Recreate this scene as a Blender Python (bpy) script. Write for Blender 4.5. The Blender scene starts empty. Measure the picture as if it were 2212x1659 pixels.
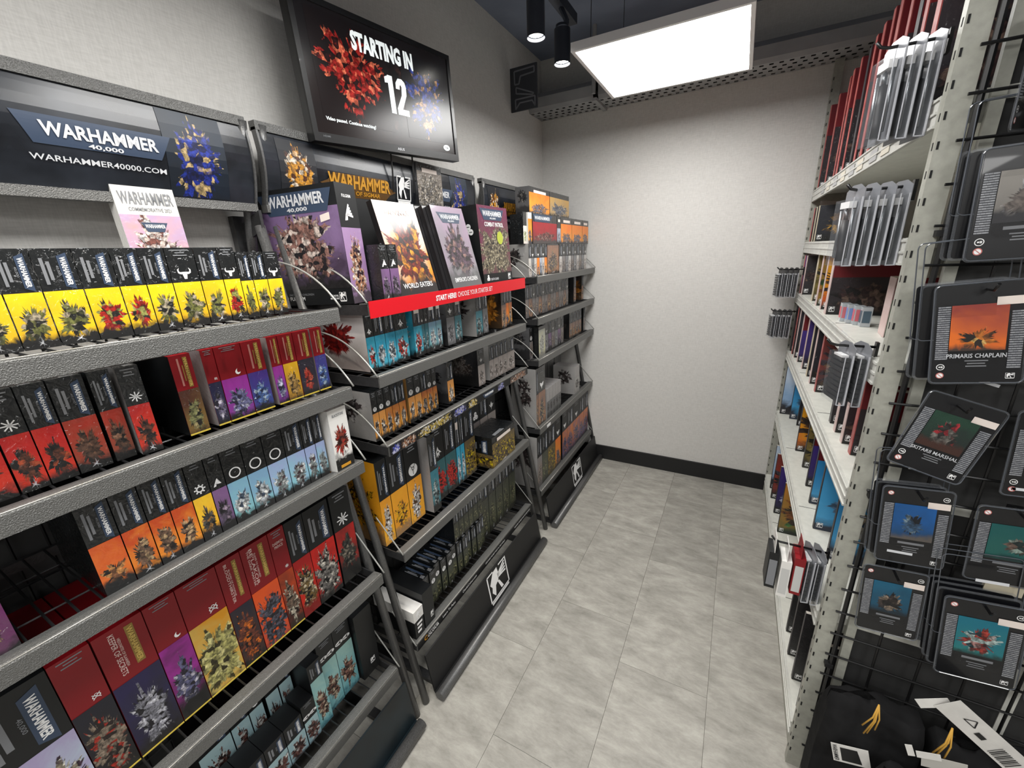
import bpy, bmesh, math, random
from mathutils import Vector, Matrix
rnd = random.Random(7)
scene = bpy.context.scene
C = scene.collection
V = Vector

# ------------------------------------------------------------------ camera, world, exposure
cam_d = bpy.data.cameras.new('camera')
cam = bpy.data.objects.new('camera', cam_d); C.objects.link(cam)
cam_d.sensor_fit = 'HORIZONTAL'; cam_d.sensor_width = 36.0; cam_d.lens = 14.4087
cam_d.clip_start = 0.02; cam_d.clip_end = 50
cam.matrix_world = Matrix(((0.88222172, -0.10988987, 0.45783081, 0.0),
                           (0.46925973, 0.28467165, -0.83591708, 0.0),
                           (-0.03847263, 0.95230577, 0.3027104, 1.6),
                           (0, 0, 0, 1)))
scene.camera = cam
vs = scene.view_settings
vs.view_transform = 'Standard'; vs.look = 'None'; vs.gamma = 1.0; vs.use_curve_mapping = False
vs.exposure = -0.28
world = bpy.data.worlds.new('world'); scene.world = world; world.use_nodes = True
world.node_tree.nodes['Background'].inputs[0].default_value = (0.75, 0.8, 0.9, 1)
world.node_tree.nodes['Background'].inputs[1].default_value = 0.12
PANEL_EMIT = 20.0
SPOT_EMIT = 60.0
SPOT_W = 26.0              # watts of each track spot

# ------------------------------------------------------------------ materials
def lin(c):
    return tuple((x / 12.92 if x <= 0.04045 else ((x + 0.055) / 1.055) ** 2.4) for x in c)
def S(r, g, b):                     # 0-255 display colour -> linear
    return lin((r / 255, g / 255, b / 255))
MATS = {}
def new_mat(name):
    m = bpy.data.materials.new(name); m.use_nodes = True
    nt = m.node_tree; bs = nt.nodes['Principled BSDF']
    return m, nt, bs
def node(nt, t, **kw):
    n = nt.nodes.new(t)
    for k, v in kw.items(): setattr(n, k, v)
    return n
def wire(nt, a, b): nt.links.new(a, b)
def math_n(nt, op, a, b=None, clamp=False):
    n = nt.nodes.new('ShaderNodeMath'); n.operation = op; n.use_clamp = clamp
    for i, x in enumerate((a, b)):
        if x is None: continue
        if hasattr(x, 'is_output'): nt.links.new(x, n.inputs[i])
        else: n.inputs[i].default_value = x
    return n.outputs[0]
def mixc(nt, f, a, b):
    n = nt.nodes.new('ShaderNodeMix'); n.data_type = 'RGBA'
    if hasattr(f, 'is_output'): nt.links.new(f, n.inputs[0])
    else: n.inputs[0].default_value = f
    for i, x in ((6, a), (7, b)):
        if hasattr(x, 'is_output'): nt.links.new(x, n.inputs[i])
        else: n.inputs[i].default_value = (*x, 1)
    return n.outputs[2]
def wrap_film(nt, bs, amount=0.7, scale=55):
    """clear shrink film: a wrinkled glossy coat"""
    bs.inputs['Coat Weight'].default_value = amount
    bs.inputs['Coat Roughness'].default_value = 0.08
    tc = node(nt, 'ShaderNodeTexCoord'); oi = node(nt, 'ShaderNodeObjectInfo')
    ad = node(nt, 'ShaderNodeVectorMath', operation='ADD')
    wire(nt, tc.outputs['Object'], ad.inputs[0])
    sc = node(nt, 'ShaderNodeVectorMath', operation='SCALE'); sc.inputs[0].default_value = (13, 7, 5)
    wire(nt, oi.outputs['Random'], sc.inputs['Scale']); wire(nt, sc.outputs[0], ad.inputs[1])
    no = node(nt, 'ShaderNodeTexNoise'); no.inputs['Scale'].default_value = scale
    no.inputs['Detail'].default_value = 2; no.inputs['Distortion'].default_value = 1.5
    wire(nt, ad.outputs[0], no.inputs['Vector'])
    bu = node(nt, 'ShaderNodeBump'); bu.inputs['Strength'].default_value = 0.9; bu.inputs['Distance'].default_value = 0.006
    wire(nt, no.outputs['Fac'], bu.inputs['Height'])
    wire(nt, bu.outputs['Normal'], bs.inputs['Coat Normal'])
def plain(name, col, rough=0.5, metal=0.0, coat=0.0, emit=None, es=0.0, spec=0.5, film=0.0):
    if name in MATS: return MATS[name]
    m, nt, bs = new_mat(name)
    bs.inputs['Base Color'].default_value = (*col, 1)
    bs.inputs['Roughness'].default_value = rough; bs.inputs['Metallic'].default_value = metal
    bs.inputs['Coat Weight'].default_value = coat
    bs.inputs['Specular IOR Level'].default_value = spec
    if emit is not None:
        bs.inputs['Emission Color'].default_value = (*emit, 1); bs.inputs['Emission Strength'].default_value = es
    if film: wrap_film(nt, bs, film)
    MATS[name] = m
    return m
def noisy(name, c1, c2, scale, rough=0.5, bump=0.0, bscale=None, metal=0.0, stretch=(1, 1, 1), detail=3, spec=0.5, bdist=0.002):
    if name in MATS: return MATS[name]
    m, nt, bs = new_mat(name)
    tc = node(nt, 'ShaderNodeTexCoord'); mp = node(nt, 'ShaderNodeMapping'); mp.inputs['Scale'].default_value = stretch
    wire(nt, tc.outputs['Object'], mp.inputs['Vector'])
    no = node(nt, 'ShaderNodeTexNoise'); no.inputs['Scale'].default_value = scale; no.inputs['Detail'].default_value = detail
    wire(nt, mp.outputs[0], no.inputs['Vector'])
    r = node(nt, 'ShaderNodeMapRange'); r.inputs[1].default_value = 0.3; r.inputs[2].default_value = 0.7
    wire(nt, no.outputs['Fac'], r.inputs[0])
    wire(nt, mixc(nt, r.outputs[0], c1, c2), bs.inputs['Base Color'])
    bs.inputs['Roughness'].default_value = rough; bs.inputs['Metallic'].default_value = metal
    bs.inputs['Specular IOR Level'].default_value = spec
    if bump:
        n2 = node(nt, 'ShaderNodeTexNoise'); n2.inputs['Scale'].default_value = bscale or scale; n2.inputs['Detail'].default_value = 2
        wire(nt, mp.outputs[0], n2.inputs['Vector'])
        bu = node(nt, 'ShaderNodeBump'); bu.inputs['Strength'].default_value = bump; bu.inputs['Distance'].default_value = bdist
        wire(nt, n2.outputs['Fac'], bu.inputs['Height']); wire(nt, bu.outputs['Normal'], bs.inputs['Normal'])
    MATS[name] = m
    return m

def art(name, top, bot, f1, f2, f3, ground=(0.01, 0.01, 0.01), gh=0.16, cx=0.5, cy=0.42, rx=0.42, ry=0.38, fs=95, film=0.6, emit=0.0, amp=1.5):
    """flat printed picture: a smoky two-colour ground with a mottled abstract mass of three colours on it"""
    if name in MATS: return MATS[name]
    m, nt, bs = new_mat(name)
    uv = node(nt, 'ShaderNodeUVMap'); uv.uv_map = 'uv'
    sx = node(nt, 'ShaderNodeSeparateXYZ'); wire(nt, uv.outputs[0], sx.inputs[0])
    tc = node(nt, 'ShaderNodeTexCoord'); oi = node(nt, 'ShaderNodeObjectInfo')
    sc = node(nt, 'ShaderNodeVectorMath', operation='SCALE'); sc.inputs[0].default_value = (19, 31, 23)
    wire(nt, oi.outputs['Random'], sc.inputs['Scale'])
    ad = node(nt, 'ShaderNodeVectorMath', operation='ADD')
    wire(nt, tc.outputs['Object'], ad.inputs[0]); wire(nt, sc.outputs[0], ad.inputs[1])
    def noise(s, d=3, dist=0.0, rough=0.55):
        n = node(nt, 'ShaderNodeTexNoise'); n.inputs['Scale'].default_value = s; n.inputs['Detail'].default_value = d
        n.inputs['Distortion'].default_value = dist; n.inputs['Roughness'].default_value = rough
        wire(nt, ad.outputs[0], n.inputs['Vector']); return n.outputs['Fac']
    nb = noise(fs * 0.2, 4, 0.5)
    nm = noise(fs * 0.5, 4, 0.8)
    nf = noise(fs * 1.5, 3, 0.8, 0.6)
    u, v = sx.outputs[0], sx.outputs[1]
    du = math_n(nt, 'DIVIDE', math_n(nt, 'SUBTRACT', u, cx), rx)
    dv = math_n(nt, 'DIVIDE', math_n(nt, 'SUBTRACT', v, cy), ry)
    d2 = math_n(nt, 'SQRT', math_n(nt, 'ADD', math_n(nt, 'ADD', math_n(nt, 'MULTIPLY', du, du), math_n(nt, 'MULTIPLY', dv, dv)), .0004))
    # ragged outline: the radius changes with the angle
    cb = node(nt, 'ShaderNodeCombineXYZ'); wire(nt, math_n(nt, 'DIVIDE', du, d2), cb.inputs[0]); wire(nt, math_n(nt, 'DIVIDE', dv, d2), cb.inputs[1])
    wire(nt, math_n(nt, 'MULTIPLY', oi.outputs['Random'], 60), cb.inputs[2])
    na = node(nt, 'ShaderNodeTexNoise'); na.inputs['Scale'].default_value = 2.2; na.inputs['Detail'].default_value = 4; na.inputs['Roughness'].default_value = .75
    wire(nt, cb.outputs[0], na.inputs['Vector'])
    rad = math_n(nt, 'ADD', .86, math_n(nt, 'MULTIPLY', math_n(nt, 'SUBTRACT', na.outputs['Fac'], .5), 2.2))
    mm = math_n(nt, 'ADD', math_n(nt, 'SUBTRACT', rad, d2), math_n(nt, 'MULTIPLY', math_n(nt, 'SUBTRACT', nm, 0.5), amp * .55))
    mask = node(nt, 'ShaderNodeMapRange'); mask.inputs[1].default_value = 0.0; mask.inputs[2].default_value = 0.07
    wire(nt, mm, mask.inputs[0])
    bgf = math_n(nt, 'ADD', v, math_n(nt, 'MULTIPLY', math_n(nt, 'SUBTRACT', nb, 0.5), 2.2), True)
    bg = mixc(nt, bgf, bot, top)
    # plates: cells of the three colours with dark seams and small lights
    wp = node(nt, 'ShaderNodeVectorMath', operation='SCALE'); wp.inputs['Scale'].default_value = .012
    nv = node(nt, 'ShaderNodeTexNoise'); nv.inputs['Scale'].default_value = fs * .7; wire(nt, ad.outputs[0], nv.inputs['Vector']); wire(nt, nv.outputs['Color'], wp.inputs[0])
    ap = node(nt, 'ShaderNodeVectorMath', operation='ADD'); wire(nt, ad.outputs[0], ap.inputs[0]); wire(nt, wp.outputs[0], ap.inputs[1])
    vo = node(nt, 'ShaderNodeTexVoronoi'); vo.inputs['Scale'].default_value = fs * 1.25; wire(nt, ap.outputs[0], vo.inputs['Vector'])
    sc3 = node(nt, 'ShaderNodeSeparateColor'); wire(nt, vo.outputs['Color'], sc3.inputs[0])
    rp = node(nt, 'ShaderNodeValToRGB'); cr = rp.color_ramp
    els = [(0.0, f1), (0.30, f1), (0.36, f2), (0.66, f2), (0.72, f3), (0.90, f3), (0.95, f1)]
    cr.elements[0].position = els[0][0]; cr.elements[0].color = (*els[0][1], 1)
    cr.elements[1].position = els[-1][0]; cr.elements[1].color = (*els[-1][1], 1)
    for p, c in els[1:-1]:
        e = cr.elements.new(p); e.color = (*c, 1)
    wire(nt, math_n(nt, 'ADD', math_n(nt, 'MULTIPLY', sc3.outputs[0], .72), math_n(nt, 'MULTIPLY', nm, .28)), rp.inputs[0])
    sh = node(nt, 'ShaderNodeMapRange'); sh.inputs[1].default_value = .30; sh.inputs[2].default_value = .66; sh.inputs[3].default_value = .22; sh.inputs[4].default_value = 1.35
    wire(nt, math_n(nt, 'SUBTRACT', nf, math_n(nt, 'MULTIPLY', vo.outputs['Distance'], .16)), sh.inputs[0])
    hs_ = node(nt, 'ShaderNodeHueSaturation'); wire(nt, rp.outputs[0], hs_.inputs['Color']); wire(nt, sh.outputs[0], hs_.inputs['Value'])
    col = mixc(nt, mask.outputs[0], bg, hs_.outputs[0])
    g = node(nt, 'ShaderNodeMapRange'); g.inputs[1].default_value = 0.08; g.inputs[2].default_value = -0.06
    wire(nt, math_n(nt, 'SUBTRACT', math_n(nt, 'SUBTRACT', v, gh), math_n(nt, 'MULTIPLY', math_n(nt, 'SUBTRACT', nm, 0.5), 0.4)), g.inputs[0])
    col = mixc(nt, g.outputs[0], col, ground)
    wire(nt, col, bs.inputs['Base Color'])
    bs.inputs['Roughness'].default_value = 0.45
    if emit:
        wire(nt, col, bs.inputs['Emission Color']); bs.inputs['Emission Strength'].default_value = emit
    if film: wrap_film(nt, bs, film)
    MATS[name] = m
    return m

WHITE = plain('white_ink', S(232, 232, 232), 0.5)
GREYINK = plain('grey_ink', S(120, 122, 126), 0.5)
BLACKINK = plain('black_ink', S(14, 14, 16), 0.5)
PLATE = plain('blue_grey_plate', S(52, 66, 88), 0.45)
GOLD = plain('gold_ink', S(196, 140, 42), 0.4)
DULLGOLD = plain('dull_gold_ink', S(140, 112, 52), 0.5)
STICKER = plain('sticker_paper', S(226, 214, 206), 0.6)
BODY = plain('black_carton_film', S(14, 17, 19), 0.4, film=0.8)
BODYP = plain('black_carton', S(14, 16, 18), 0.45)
REDB = plain('red_carton', S(126, 6, 18), 0.45)
REDF = plain('red_carton_film', S(126, 8, 18), 0.45, film=0.5)
GREYB = plain('pale_carton_film', S(150, 147, 146), 0.45, film=0.6)
WHITEB = plain('white_carton', S(222, 220, 216), 0.5, film=0.4)
YEDGE = plain('yellow_edge', S(205, 180, 70), 0.5)
TANB = plain('tan_carton', S(150, 110, 60), 0.5, film=0.5)
HAMMER = noisy('hammered_grey_paint', S(74, 74, 72), S(92, 92, 90), 420, 0.38, 1.0, 480, spec=1.0, bdist=0.002)
EDGEM = plain('lip_glint_metal', S(150, 148, 142), .28, metal=.7)  # brighter than the lip: lamp reflection along the edge put into the colour
DARKM = noisy('dark_grey_paint', S(40, 40, 41), S(52, 52, 53), 120, 0.38, 0.5, 300, spec=0.6, bdist=0.001)
TUBEM = noisy('speckled_dark_tube', S(58, 58, 58), S(84, 84, 84), 300, 0.3, 0.5, 420, spec=0.8, bdist=0.0008)
WIREM = plain('black_wire', S(30, 30, 31), 0.35, spec=0.6)
GUARDM = plain('bright_wire', S(150, 150, 146), 0.35, metal=0.25)
BLACKP = plain('black_panel', S(18, 18, 19), 0.55)
FOLD = plain('film_crease_glint', S(206, 208, 212), .15, coat=.8)  # creases of the wrap, their white glints put into the pale colour
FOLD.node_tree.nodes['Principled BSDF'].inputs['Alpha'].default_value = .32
WHITEM = noisy('white_shelf_paint', S(196, 196, 188), S(208, 208, 200), 40, 0.4)
UPRIGHTM = noisy('pale_grey_paint', S(150, 150, 141), S(164, 164, 154), 60, 0.45)
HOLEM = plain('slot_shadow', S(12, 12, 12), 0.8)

# ------------------------------------------------------------------ mesh builder
class MB:
    def __init__(s): s.v, s.f, s.m, s.uv = [], [], [], []
    def quad(s, a, b, c, d, m=0, uv=((0, 0), (1, 0), (1, 1), (0, 1))):
        n = len(s.v); s.v += [V(a), V(b), V(c), V(d)]; s.f.append((n, n + 1, n + 2, n + 3)); s.m.append(m); s.uv.append(uv)
    def poly(s, pts, m=0):
        n = len(s.v); s.v += [V(p) for p in pts]; s.f.append(tuple(range(n, n + len(pts)))); s.m.append(m)
        s.uv.append(tuple((0, 0) for _ in pts))
    def box(s, a, b, m=0):
        x0, y0, z0 = a; x1, y1, z1 = b; n = len(s.v)
        s.v += [V(p) for p in ((x0, y0, z0), (x1, y0, z0), (x1, y1, z0), (x0, y1, z0), (x0, y0, z1), (x1, y0, z1), (x1, y1, z1), (x0, y1, z1))]
        for f in ((0, 3, 2, 1), (4, 5, 6, 7), (0, 1, 5, 4), (1, 2, 6, 5), (2, 3, 7, 6), (3, 0, 4, 7)):
            s.f.append(tuple(n + i for i in f)); s.m.append(m); s.uv.append(((0, 0), (1, 0), (1, 1), (0, 1)))
        return s
    def obox(s, o, ex, ey, ez, m=0):
        """box spanned by three edge vectors from corner o"""
        o, ex, ey, ez = V(o), V(ex), V(ey), V(ez); n = len(s.v)
        s.v += [o, o + ex, o + ex + ey, o + ey, o + ez, o + ex + ez, o + ex + ey + ez, o + ey + ez]
        for f in ((0, 3, 2, 1), (4, 5, 6, 7), (0, 1, 5, 4), (1, 2, 6, 5), (2, 3, 7, 6), (3, 0, 4, 7)):
            s.f.append(tuple(n + i for i in f)); s.m.append(m); s.uv.append(((0, 0), (1, 0), (1, 1), (0, 1)))
        return s
    def tube(s, pts, r, n=8, m=0, cap=True):
        pts = [V(p) for p in pts]; rings = []
        for i, p in enumerate(pts):
            t = (pts[min(i + 1, len(pts) - 1)] - pts[max(i - 1, 0)]).normalized()
            a = t.cross(V((0, 0, 1)) if abs(t.z) < 0.9 else V((1, 0, 0))).normalized(); b = t.cross(a)
            k = len(s.v)
            for j in range(n):
                an = 2 * math.pi * j / n; s.v.append(p + r * (a * math.cos(an) + b * math.sin(an)))
            rings.append(k)
        for i in range(len(rings) - 1):
            for j in range(n):
                q = (j + 1) % n
                s.f.append((rings[i] + j, rings[i + 1] + j, rings[i + 1] + q, rings[i] + q)); s.m.append(m); s.uv.append(((0, 0), (1, 0), (1, 1), (0, 1)))
        if cap:
            for k, rev in ((rings[0], 0), (rings[-1], 1)):
                f = [k + j for j in range(n)]; s.f.append(tuple(f[::-1] if rev else f)); s.m.append(m); s.uv.append(tuple((0, 0) for _ in f))
        return s
    def prism(s, pts, d, m=0):
        """pts: planar ring; d: extrusion vector"""
        d = V(d); n = len(s.v); k = len(pts); s.v += [V(p) for p in pts] + [V(p) + d for p in pts]
        s.f.append(tuple(range(n, n + k))[::-1]); s.f.append(tuple(range(n + k, n + 2 * k))); s.m += [m, m]
        s.uv += [tuple((0, 0) for _ in pts)] * 2
        for i in range(k):
            j = (i + 1) % k; s.f.append((n + i, n + j, n + k + j, n + k + i)); s.m.append(m); s.uv.append(((0, 0), (1, 0), (1, 1), (0, 1)))
        return s
    def mesh(s, name, mats, shift=None, smooth=False):
        me = bpy.data.meshes.new(name)
        vv = s.v if shift is None else [p - shift for p in s.v]
        me.from_pydata([tuple(p) for p in vv], [], s.f)
        for x in (mats if isinstance(mats, (list, tuple)) else [mats]): me.materials.append(x)
        me.polygons.foreach_set('material_index', s.m)
        ul = me.uv_layers.new(name='uv'); flat = []
        for u in s.uv:
            for a in u: flat += [a[0], a[1]]
        ul.data.foreach_set('uv', flat)
        if smooth: me.polygons.foreach_set('use_smooth', [len(f) == 4 for f in s.f])
        me.update(); return me
    def build(s, name, mats, parent=None, smooth=False, local=False):
        sh = None
        if parent is not None and not local: sh = BASE.get(parent.name, V((0, 0, 0)))
        o = link(name, s.mesh(name, mats, sh, smooth), parent)
        if parent is not None: BASE[o.name] = BASE.get(parent.name, V((0, 0, 0)))
        return o
BASE = {}
def link(name, me, parent=None, mat=None):
    o = bpy.data.objects.new(name, me); C.objects.link(o)
    if parent is not None: o.parent = parent
    if mat is not None: o.matrix_local = mat
    return o
def tag(o, label=None, cat=None, group=None, kind=None):
    if label: o['label'] = label
    if cat: o['category'] = cat
    if group: o['group'] = group
    if kind: o['kind'] = kind
    return o
def thing(name, label, cat, loc=(0, 0, 0), group=None):
    o = bpy.data.objects.new(name, None); C.objects.link(o); o.location = loc; o.empty_display_size = 0.05
    BASE[o.name] = V(loc)
    return tag(o, label, cat, group)
def frame(o, ex, ey):
    """matrix: local x -> ex, y -> ey (lengths give the scale), z -> unit normal"""
    ex, ey = V(ex), V(ey); ez = ex.cross(ey).normalized()
    return Matrix(((ex.x, ey.x, ez.x, o[0]), (ex.y, ey.y, ez.y, o[1]), (ex.z, ey.z, ez.z, o[2]), (0, 0, 0, 1)))

# ------------------------------------------------------------------ lettering and emblems (unit square meshes, shared)
TC = {}
def text_mesh(txt, mat, bold=0.0, space=1.0):
    k = (txt, mat.name, bold, space)
    if k in TC: return TC[k]
    cu = bpy.data.curves.new('lettering', 'FONT'); cu.body = txt; cu.resolution_u = 2; cu.offset = bold; cu.space_character = space
    cu.align_x = 'CENTER'
    ob = bpy.data.objects.new('tmp', cu); C.objects.link(ob)
    dg = bpy.context.evaluated_depsgraph_get()
    me = bpy.data.meshes.new_from_object(ob.evaluated_get(dg))
    bpy.data.objects.remove(ob); bpy.data.curves.remove(cu)
    xs = [v.co.x for v in me.vertices]; ys = [v.co.y for v in me.vertices]
    x0, x1, y0, y1 = min(xs), max(xs), min(ys), max(ys)
    for v in me.vertices:
        v.co = ((v.co.x - x0) / (x1 - x0), (v.co.y - y0) / (y1 - y0), 0)
    me.materials.clear(); me.materials.append(mat)
    TC[k] = me
    return me
def text(parent, txt, o, ex, ey, mat=WHITE, bold=0.012, name='lettering', space=1.0):
    """o: corner of the text's box in the parent's frame"""
    return link(name, text_mesh(txt, mat, bold, space), parent, frame(o, ex, ey))
def from_text(mb, txt, o, ex, ey, m=0, bold=0.012):
    me = text_mesh(txt, WHITE, bold); n = len(mb.v); o, ex, ey = V(o), V(ex), V(ey)
    mb.v += [o + ex * v.co.x + ey * v.co.y for v in me.vertices]
    for p in me.polygons:
        mb.f.append(tuple(n + i for i in p.vertices)); mb.m.append(m); mb.uv.append(tuple((0, 0) for _ in p.vertices))
def ring(mb, cx, cy, r0, r1, m=0, n=20, ysc=1.0):
    for i in range(n):
        a, b = 2 * math.pi * i / n, 2 * math.pi * (i + 1) / n
        mb.quad((cx + r0 * math.cos(a), cy + r0 * math.sin(a) * ysc, 0), (cx + r1 * math.cos(a), cy + r1 * math.sin(a) * ysc, 0),
                (cx + r1 * math.cos(b), cy + r1 * math.sin(b) * ysc, 0), (cx + r0 * math.cos(b), cy + r0 * math.sin(b) * ysc, 0), m)
def disc(mb, cx, cy, r, m=0, n=20, z=0.0):
    mb.poly([(cx + r * math.cos(2 * math.pi * i / n), cy + r * math.sin(2 * math.pi * i / n), z) for i in range(n)], m)
def strip(mb, a, b, w, m=0, z=0.0):
    a, b = V((*a, z)), V((*b, z)); t = (b - a).normalized(); n = V((-t.y, t.x, 0)) * w / 2
    mb.quad(a - n, b - n, b + n, a + n, m)
def P2(mb, pts, m=0, z=0.0): mb.poly([(x, y, z) for x, y in pts], m)
EM = {}
def emblem_mesh(k):
    if k in EM: return EM[k]
    b = MB()
    if k == 'bull':
        P2(b, [(.30, .62), (.70, .62), (.66, .38), (.60, .05), (.40, .05), (.34, .38)])
        for s in (1, -1):
            f = lambda x: .5 + s * (x - .5)
            pts = [(f(.66), .60), (f(.86), .62), (f(.90), .76), (f(.84), .95), (f(1.0), .80), (f(.97), .54), (f(.80), .44), (f(.66), .44)]
            P2(b, pts if s > 0 else pts[::-1])
    elif k == 'star':
        for i in range(4):
            a = math.pi * i / 4; c, s = math.cos(a) * .48, math.sin(a) * .48
            strip(b, (.5 - c, .5 - s), (.5 + c, .5 + s), .09)
        disc(b, .5, .5, .15)
    elif k == 'gear':
        ring(b, .5, .5, .2, .34)
        for i in range(8):
            a = math.pi * i / 4; strip(b, (.5 + .3 * math.cos(a), .5 + .3 * math.sin(a)), (.5 + .5 * math.cos(a), .5 + .5 * math.sin(a)), .13)
    elif k == 'wheel':
        ring(b, .5, .5, .24, .33)
        for i in range(8):
            a = math.pi * i / 4; strip(b, (.5, .5), (.5 + .5 * math.cos(a), .5 + .5 * math.sin(a)), .07)
    elif k == 'ring': ring(b, .5, .5, .38, .48)
    elif k == 'wing':
        for i in range(5):
            strip(b, (.16 + .05 * i, .24 - .02 * i + .05 * i), (.55 + .08 * i, .95 - .17 * i), .12)
        P2(b, [(.02, .02), (.30, .06), (.34, .30), (.16, .40)])
    elif k == 'wish':
        disc(b, .5, .5, .5); ring(b, .5, .62, .09, .15, 1, 14); strip(b, (.5, .5), (.5, .12), .05, 1, .0)
        for s in (1, -1): strip(b, (.5 + s * .10, .70), (.5 + s * .26, .92), .05, 1)
        for v in b.v[20:]: v.z = 0.0006
    elif k == 'rune':
        P2(b, [(.5, 1), (.62, .7), (.95, .35), (.68, .42), (.68, .1), (.56, .3), (.5, 0), (.44, .3), (.32, .1), (.32, .42), (.05, .35), (.38, .7)])
        P2(b, [(.44, .62), (.56, .62), (.62, .48), (.38, .48)], 1)
        for v in b.v[12:]: v.z = 0.0006
    elif k == 'twin':
        disc(b, .27, .5, .25); disc(b, .73, .5, .25)
        for c in (.27, .73):
            for i in range(3):
                a = 1.1 + 2.1 * i; strip(b, (c, .5), (c + .2 * math.cos(a), .5 + .2 * math.sin(a)), .08, 1, 0.0006)
    elif k == 'flame':
        P2(b, [(.15, .3), (.25, .12), (.5, .02), (.8, .15), (.92, .4), (.8, .35), (.62, .3), (.45, .4), (.4, .65), (.5, 1), (.22, .75), (.1, .5)])
    elif k == 'knot':
        ring(b, .3, .5, .14, .24, 0, 12); ring(b, .7, .5, .14, .24, 0, 12); ring(b, .5, .75, .12, .2, 0, 12); strip(b, (.1, .1), (.9, .9), .09); strip(b, (.9, .1), (.1, .9), .09)
    elif k == 'eagle':
        P2(b, [(0, .8), (.35, .75), (.5, .62), (.65, .75), (1, .8), (.85, .45), (.6, .3), (.5, 0), (.4, .3), (.15, .45)])
    elif k == 'lobes':
        for c in ((.28, .3), (.72, .3), (.5, .72)):
            disc(b, c[0], c[1], .25); strip(b, (c[0] - .15, c[1]), (c[0] + .15, c[1]), .05, 1, .0006)
    elif k == 'lily':
        P2(b, [(.5, 1), (.66, .66), (.56, .45), (.5, 0), (.44, .45), (.34, .66)]); strip(b, (.25, .42), (.75, .42), .08)
        strip(b, (.3, .5), (.12, .7), .1); strip(b, (.7, .5), (.88, .7), .1)
    elif k == 'hammer':           # framed falling hammer with rays
        for a, c in (((0, .02), (1, .02)), ((1, 0), (1, 1)), ((1, .98), (.62, .98)), ((0, 0), (0, .5))): strip(b, a, c, .05)
        strip(b, (0, .5), (.0, .98), .05); strip(b, (0, .98), (.3, .98), .05)
        P2(b, [(.08, .62), (.30, .95), (.52, .98), (.56, .70), (.50, .50), (.34, .42), (.26, .08), (.12, .30), (.16, .48)])
        P2(b, [(.44, .50), (.54, .46), (.70, .10), (.58, .10)])
        for i in range(4): strip(b, (.50, .60 + .03 * i), (.93, .55 + .12 * i), .065)
        P2(b, [(.02, -.10), (.98, -.10), (.98, -.02), (.02, -.02)])
    elif k == 'no_toddler': ring(b, .5, .5, .36, .48, 1, 16); disc(b, .5, .5, .36, 0, 16); strip(b, (.22, .78), (.78, .22), .08, 1, .0006)
    elif k == 'age': ring(b, .5, .5, .4, .5, 0, 16); strip(b, (.28, .5), (.5, .5), .2); strip(b, (.6, .35), (.6, .65), .1); strip(b, (.72, .35), (.72, .65), .1)
    me = b.mesh('emblem', [WHITE, plain('pinkish_red_ink', S(190, 110, 105)) if k == 'no_toddler' else BLACKINK])
    EM[k] = me
    return me
def emblem(parent, k, o, ex, ey, name='emblem'): return link(name, emblem_mesh(k), parent, frame(o, ex, ey))
def lines_mesh(kind):
    """printed spine titles; u across the spine, v up it"""
    if kind in EM: return EM[kind]
    b = MB()
    if kind == 'v40':                     # upright logo plate with two lines of small print, all read downwards
        b.quad((.60, .10, 0), (.86, .02, 0), (.86, .90, 0), (.60, .82, 0), 1)
        from_text(b, 'WARHAMMER', (.66, .80, .0006), (0, -.68, 0), (.15, 0, 0), 0, 0.03)
        from_text(b, '40,000', (.50, .60, .0), (0, -.24, 0), (.08, 0, 0), 2)
        strip(b, (.34, .70), (.34, .26), .09, 2); strip(b, (.20, .78), (.20, .16), .09, 2)
        me = b.mesh('title_print', [WHITE, PLATE, GREYINK])
    elif kind == 'h40':                   # centred short lines
        for i, w in enumerate((.62, .34, .5)): strip(b, (.5 - w / 2, .92 - .14 * i), (.5 + w / 2, .92 - .14 * i), .055)
        me = b.mesh('title_print', [GREYINK])
    elif kind == 'vaos':                  # downward gold logo and small white lines
        b.quad((.60, .06, 0), (.80, .06, 0), (.80, .92, 0), (.60, .92, 0), 1)
        from_text(b, 'WARHAMMER', (.63, .90, .0006), (0, -.82, 0), (.14, 0, 0), 2, 0.03)
        strip(b, (.52, .70), (.52, .25), .05, 1)
        strip(b, (.36, .90), (.36, .12), .09, 0)
        me = b.mesh('title_print', [plain('rose_ink', S(176, 116, 108)), DULLGOLD, plain('pale_gold', S(200, 170, 90))])
    EM[kind] = me
    return me

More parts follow.
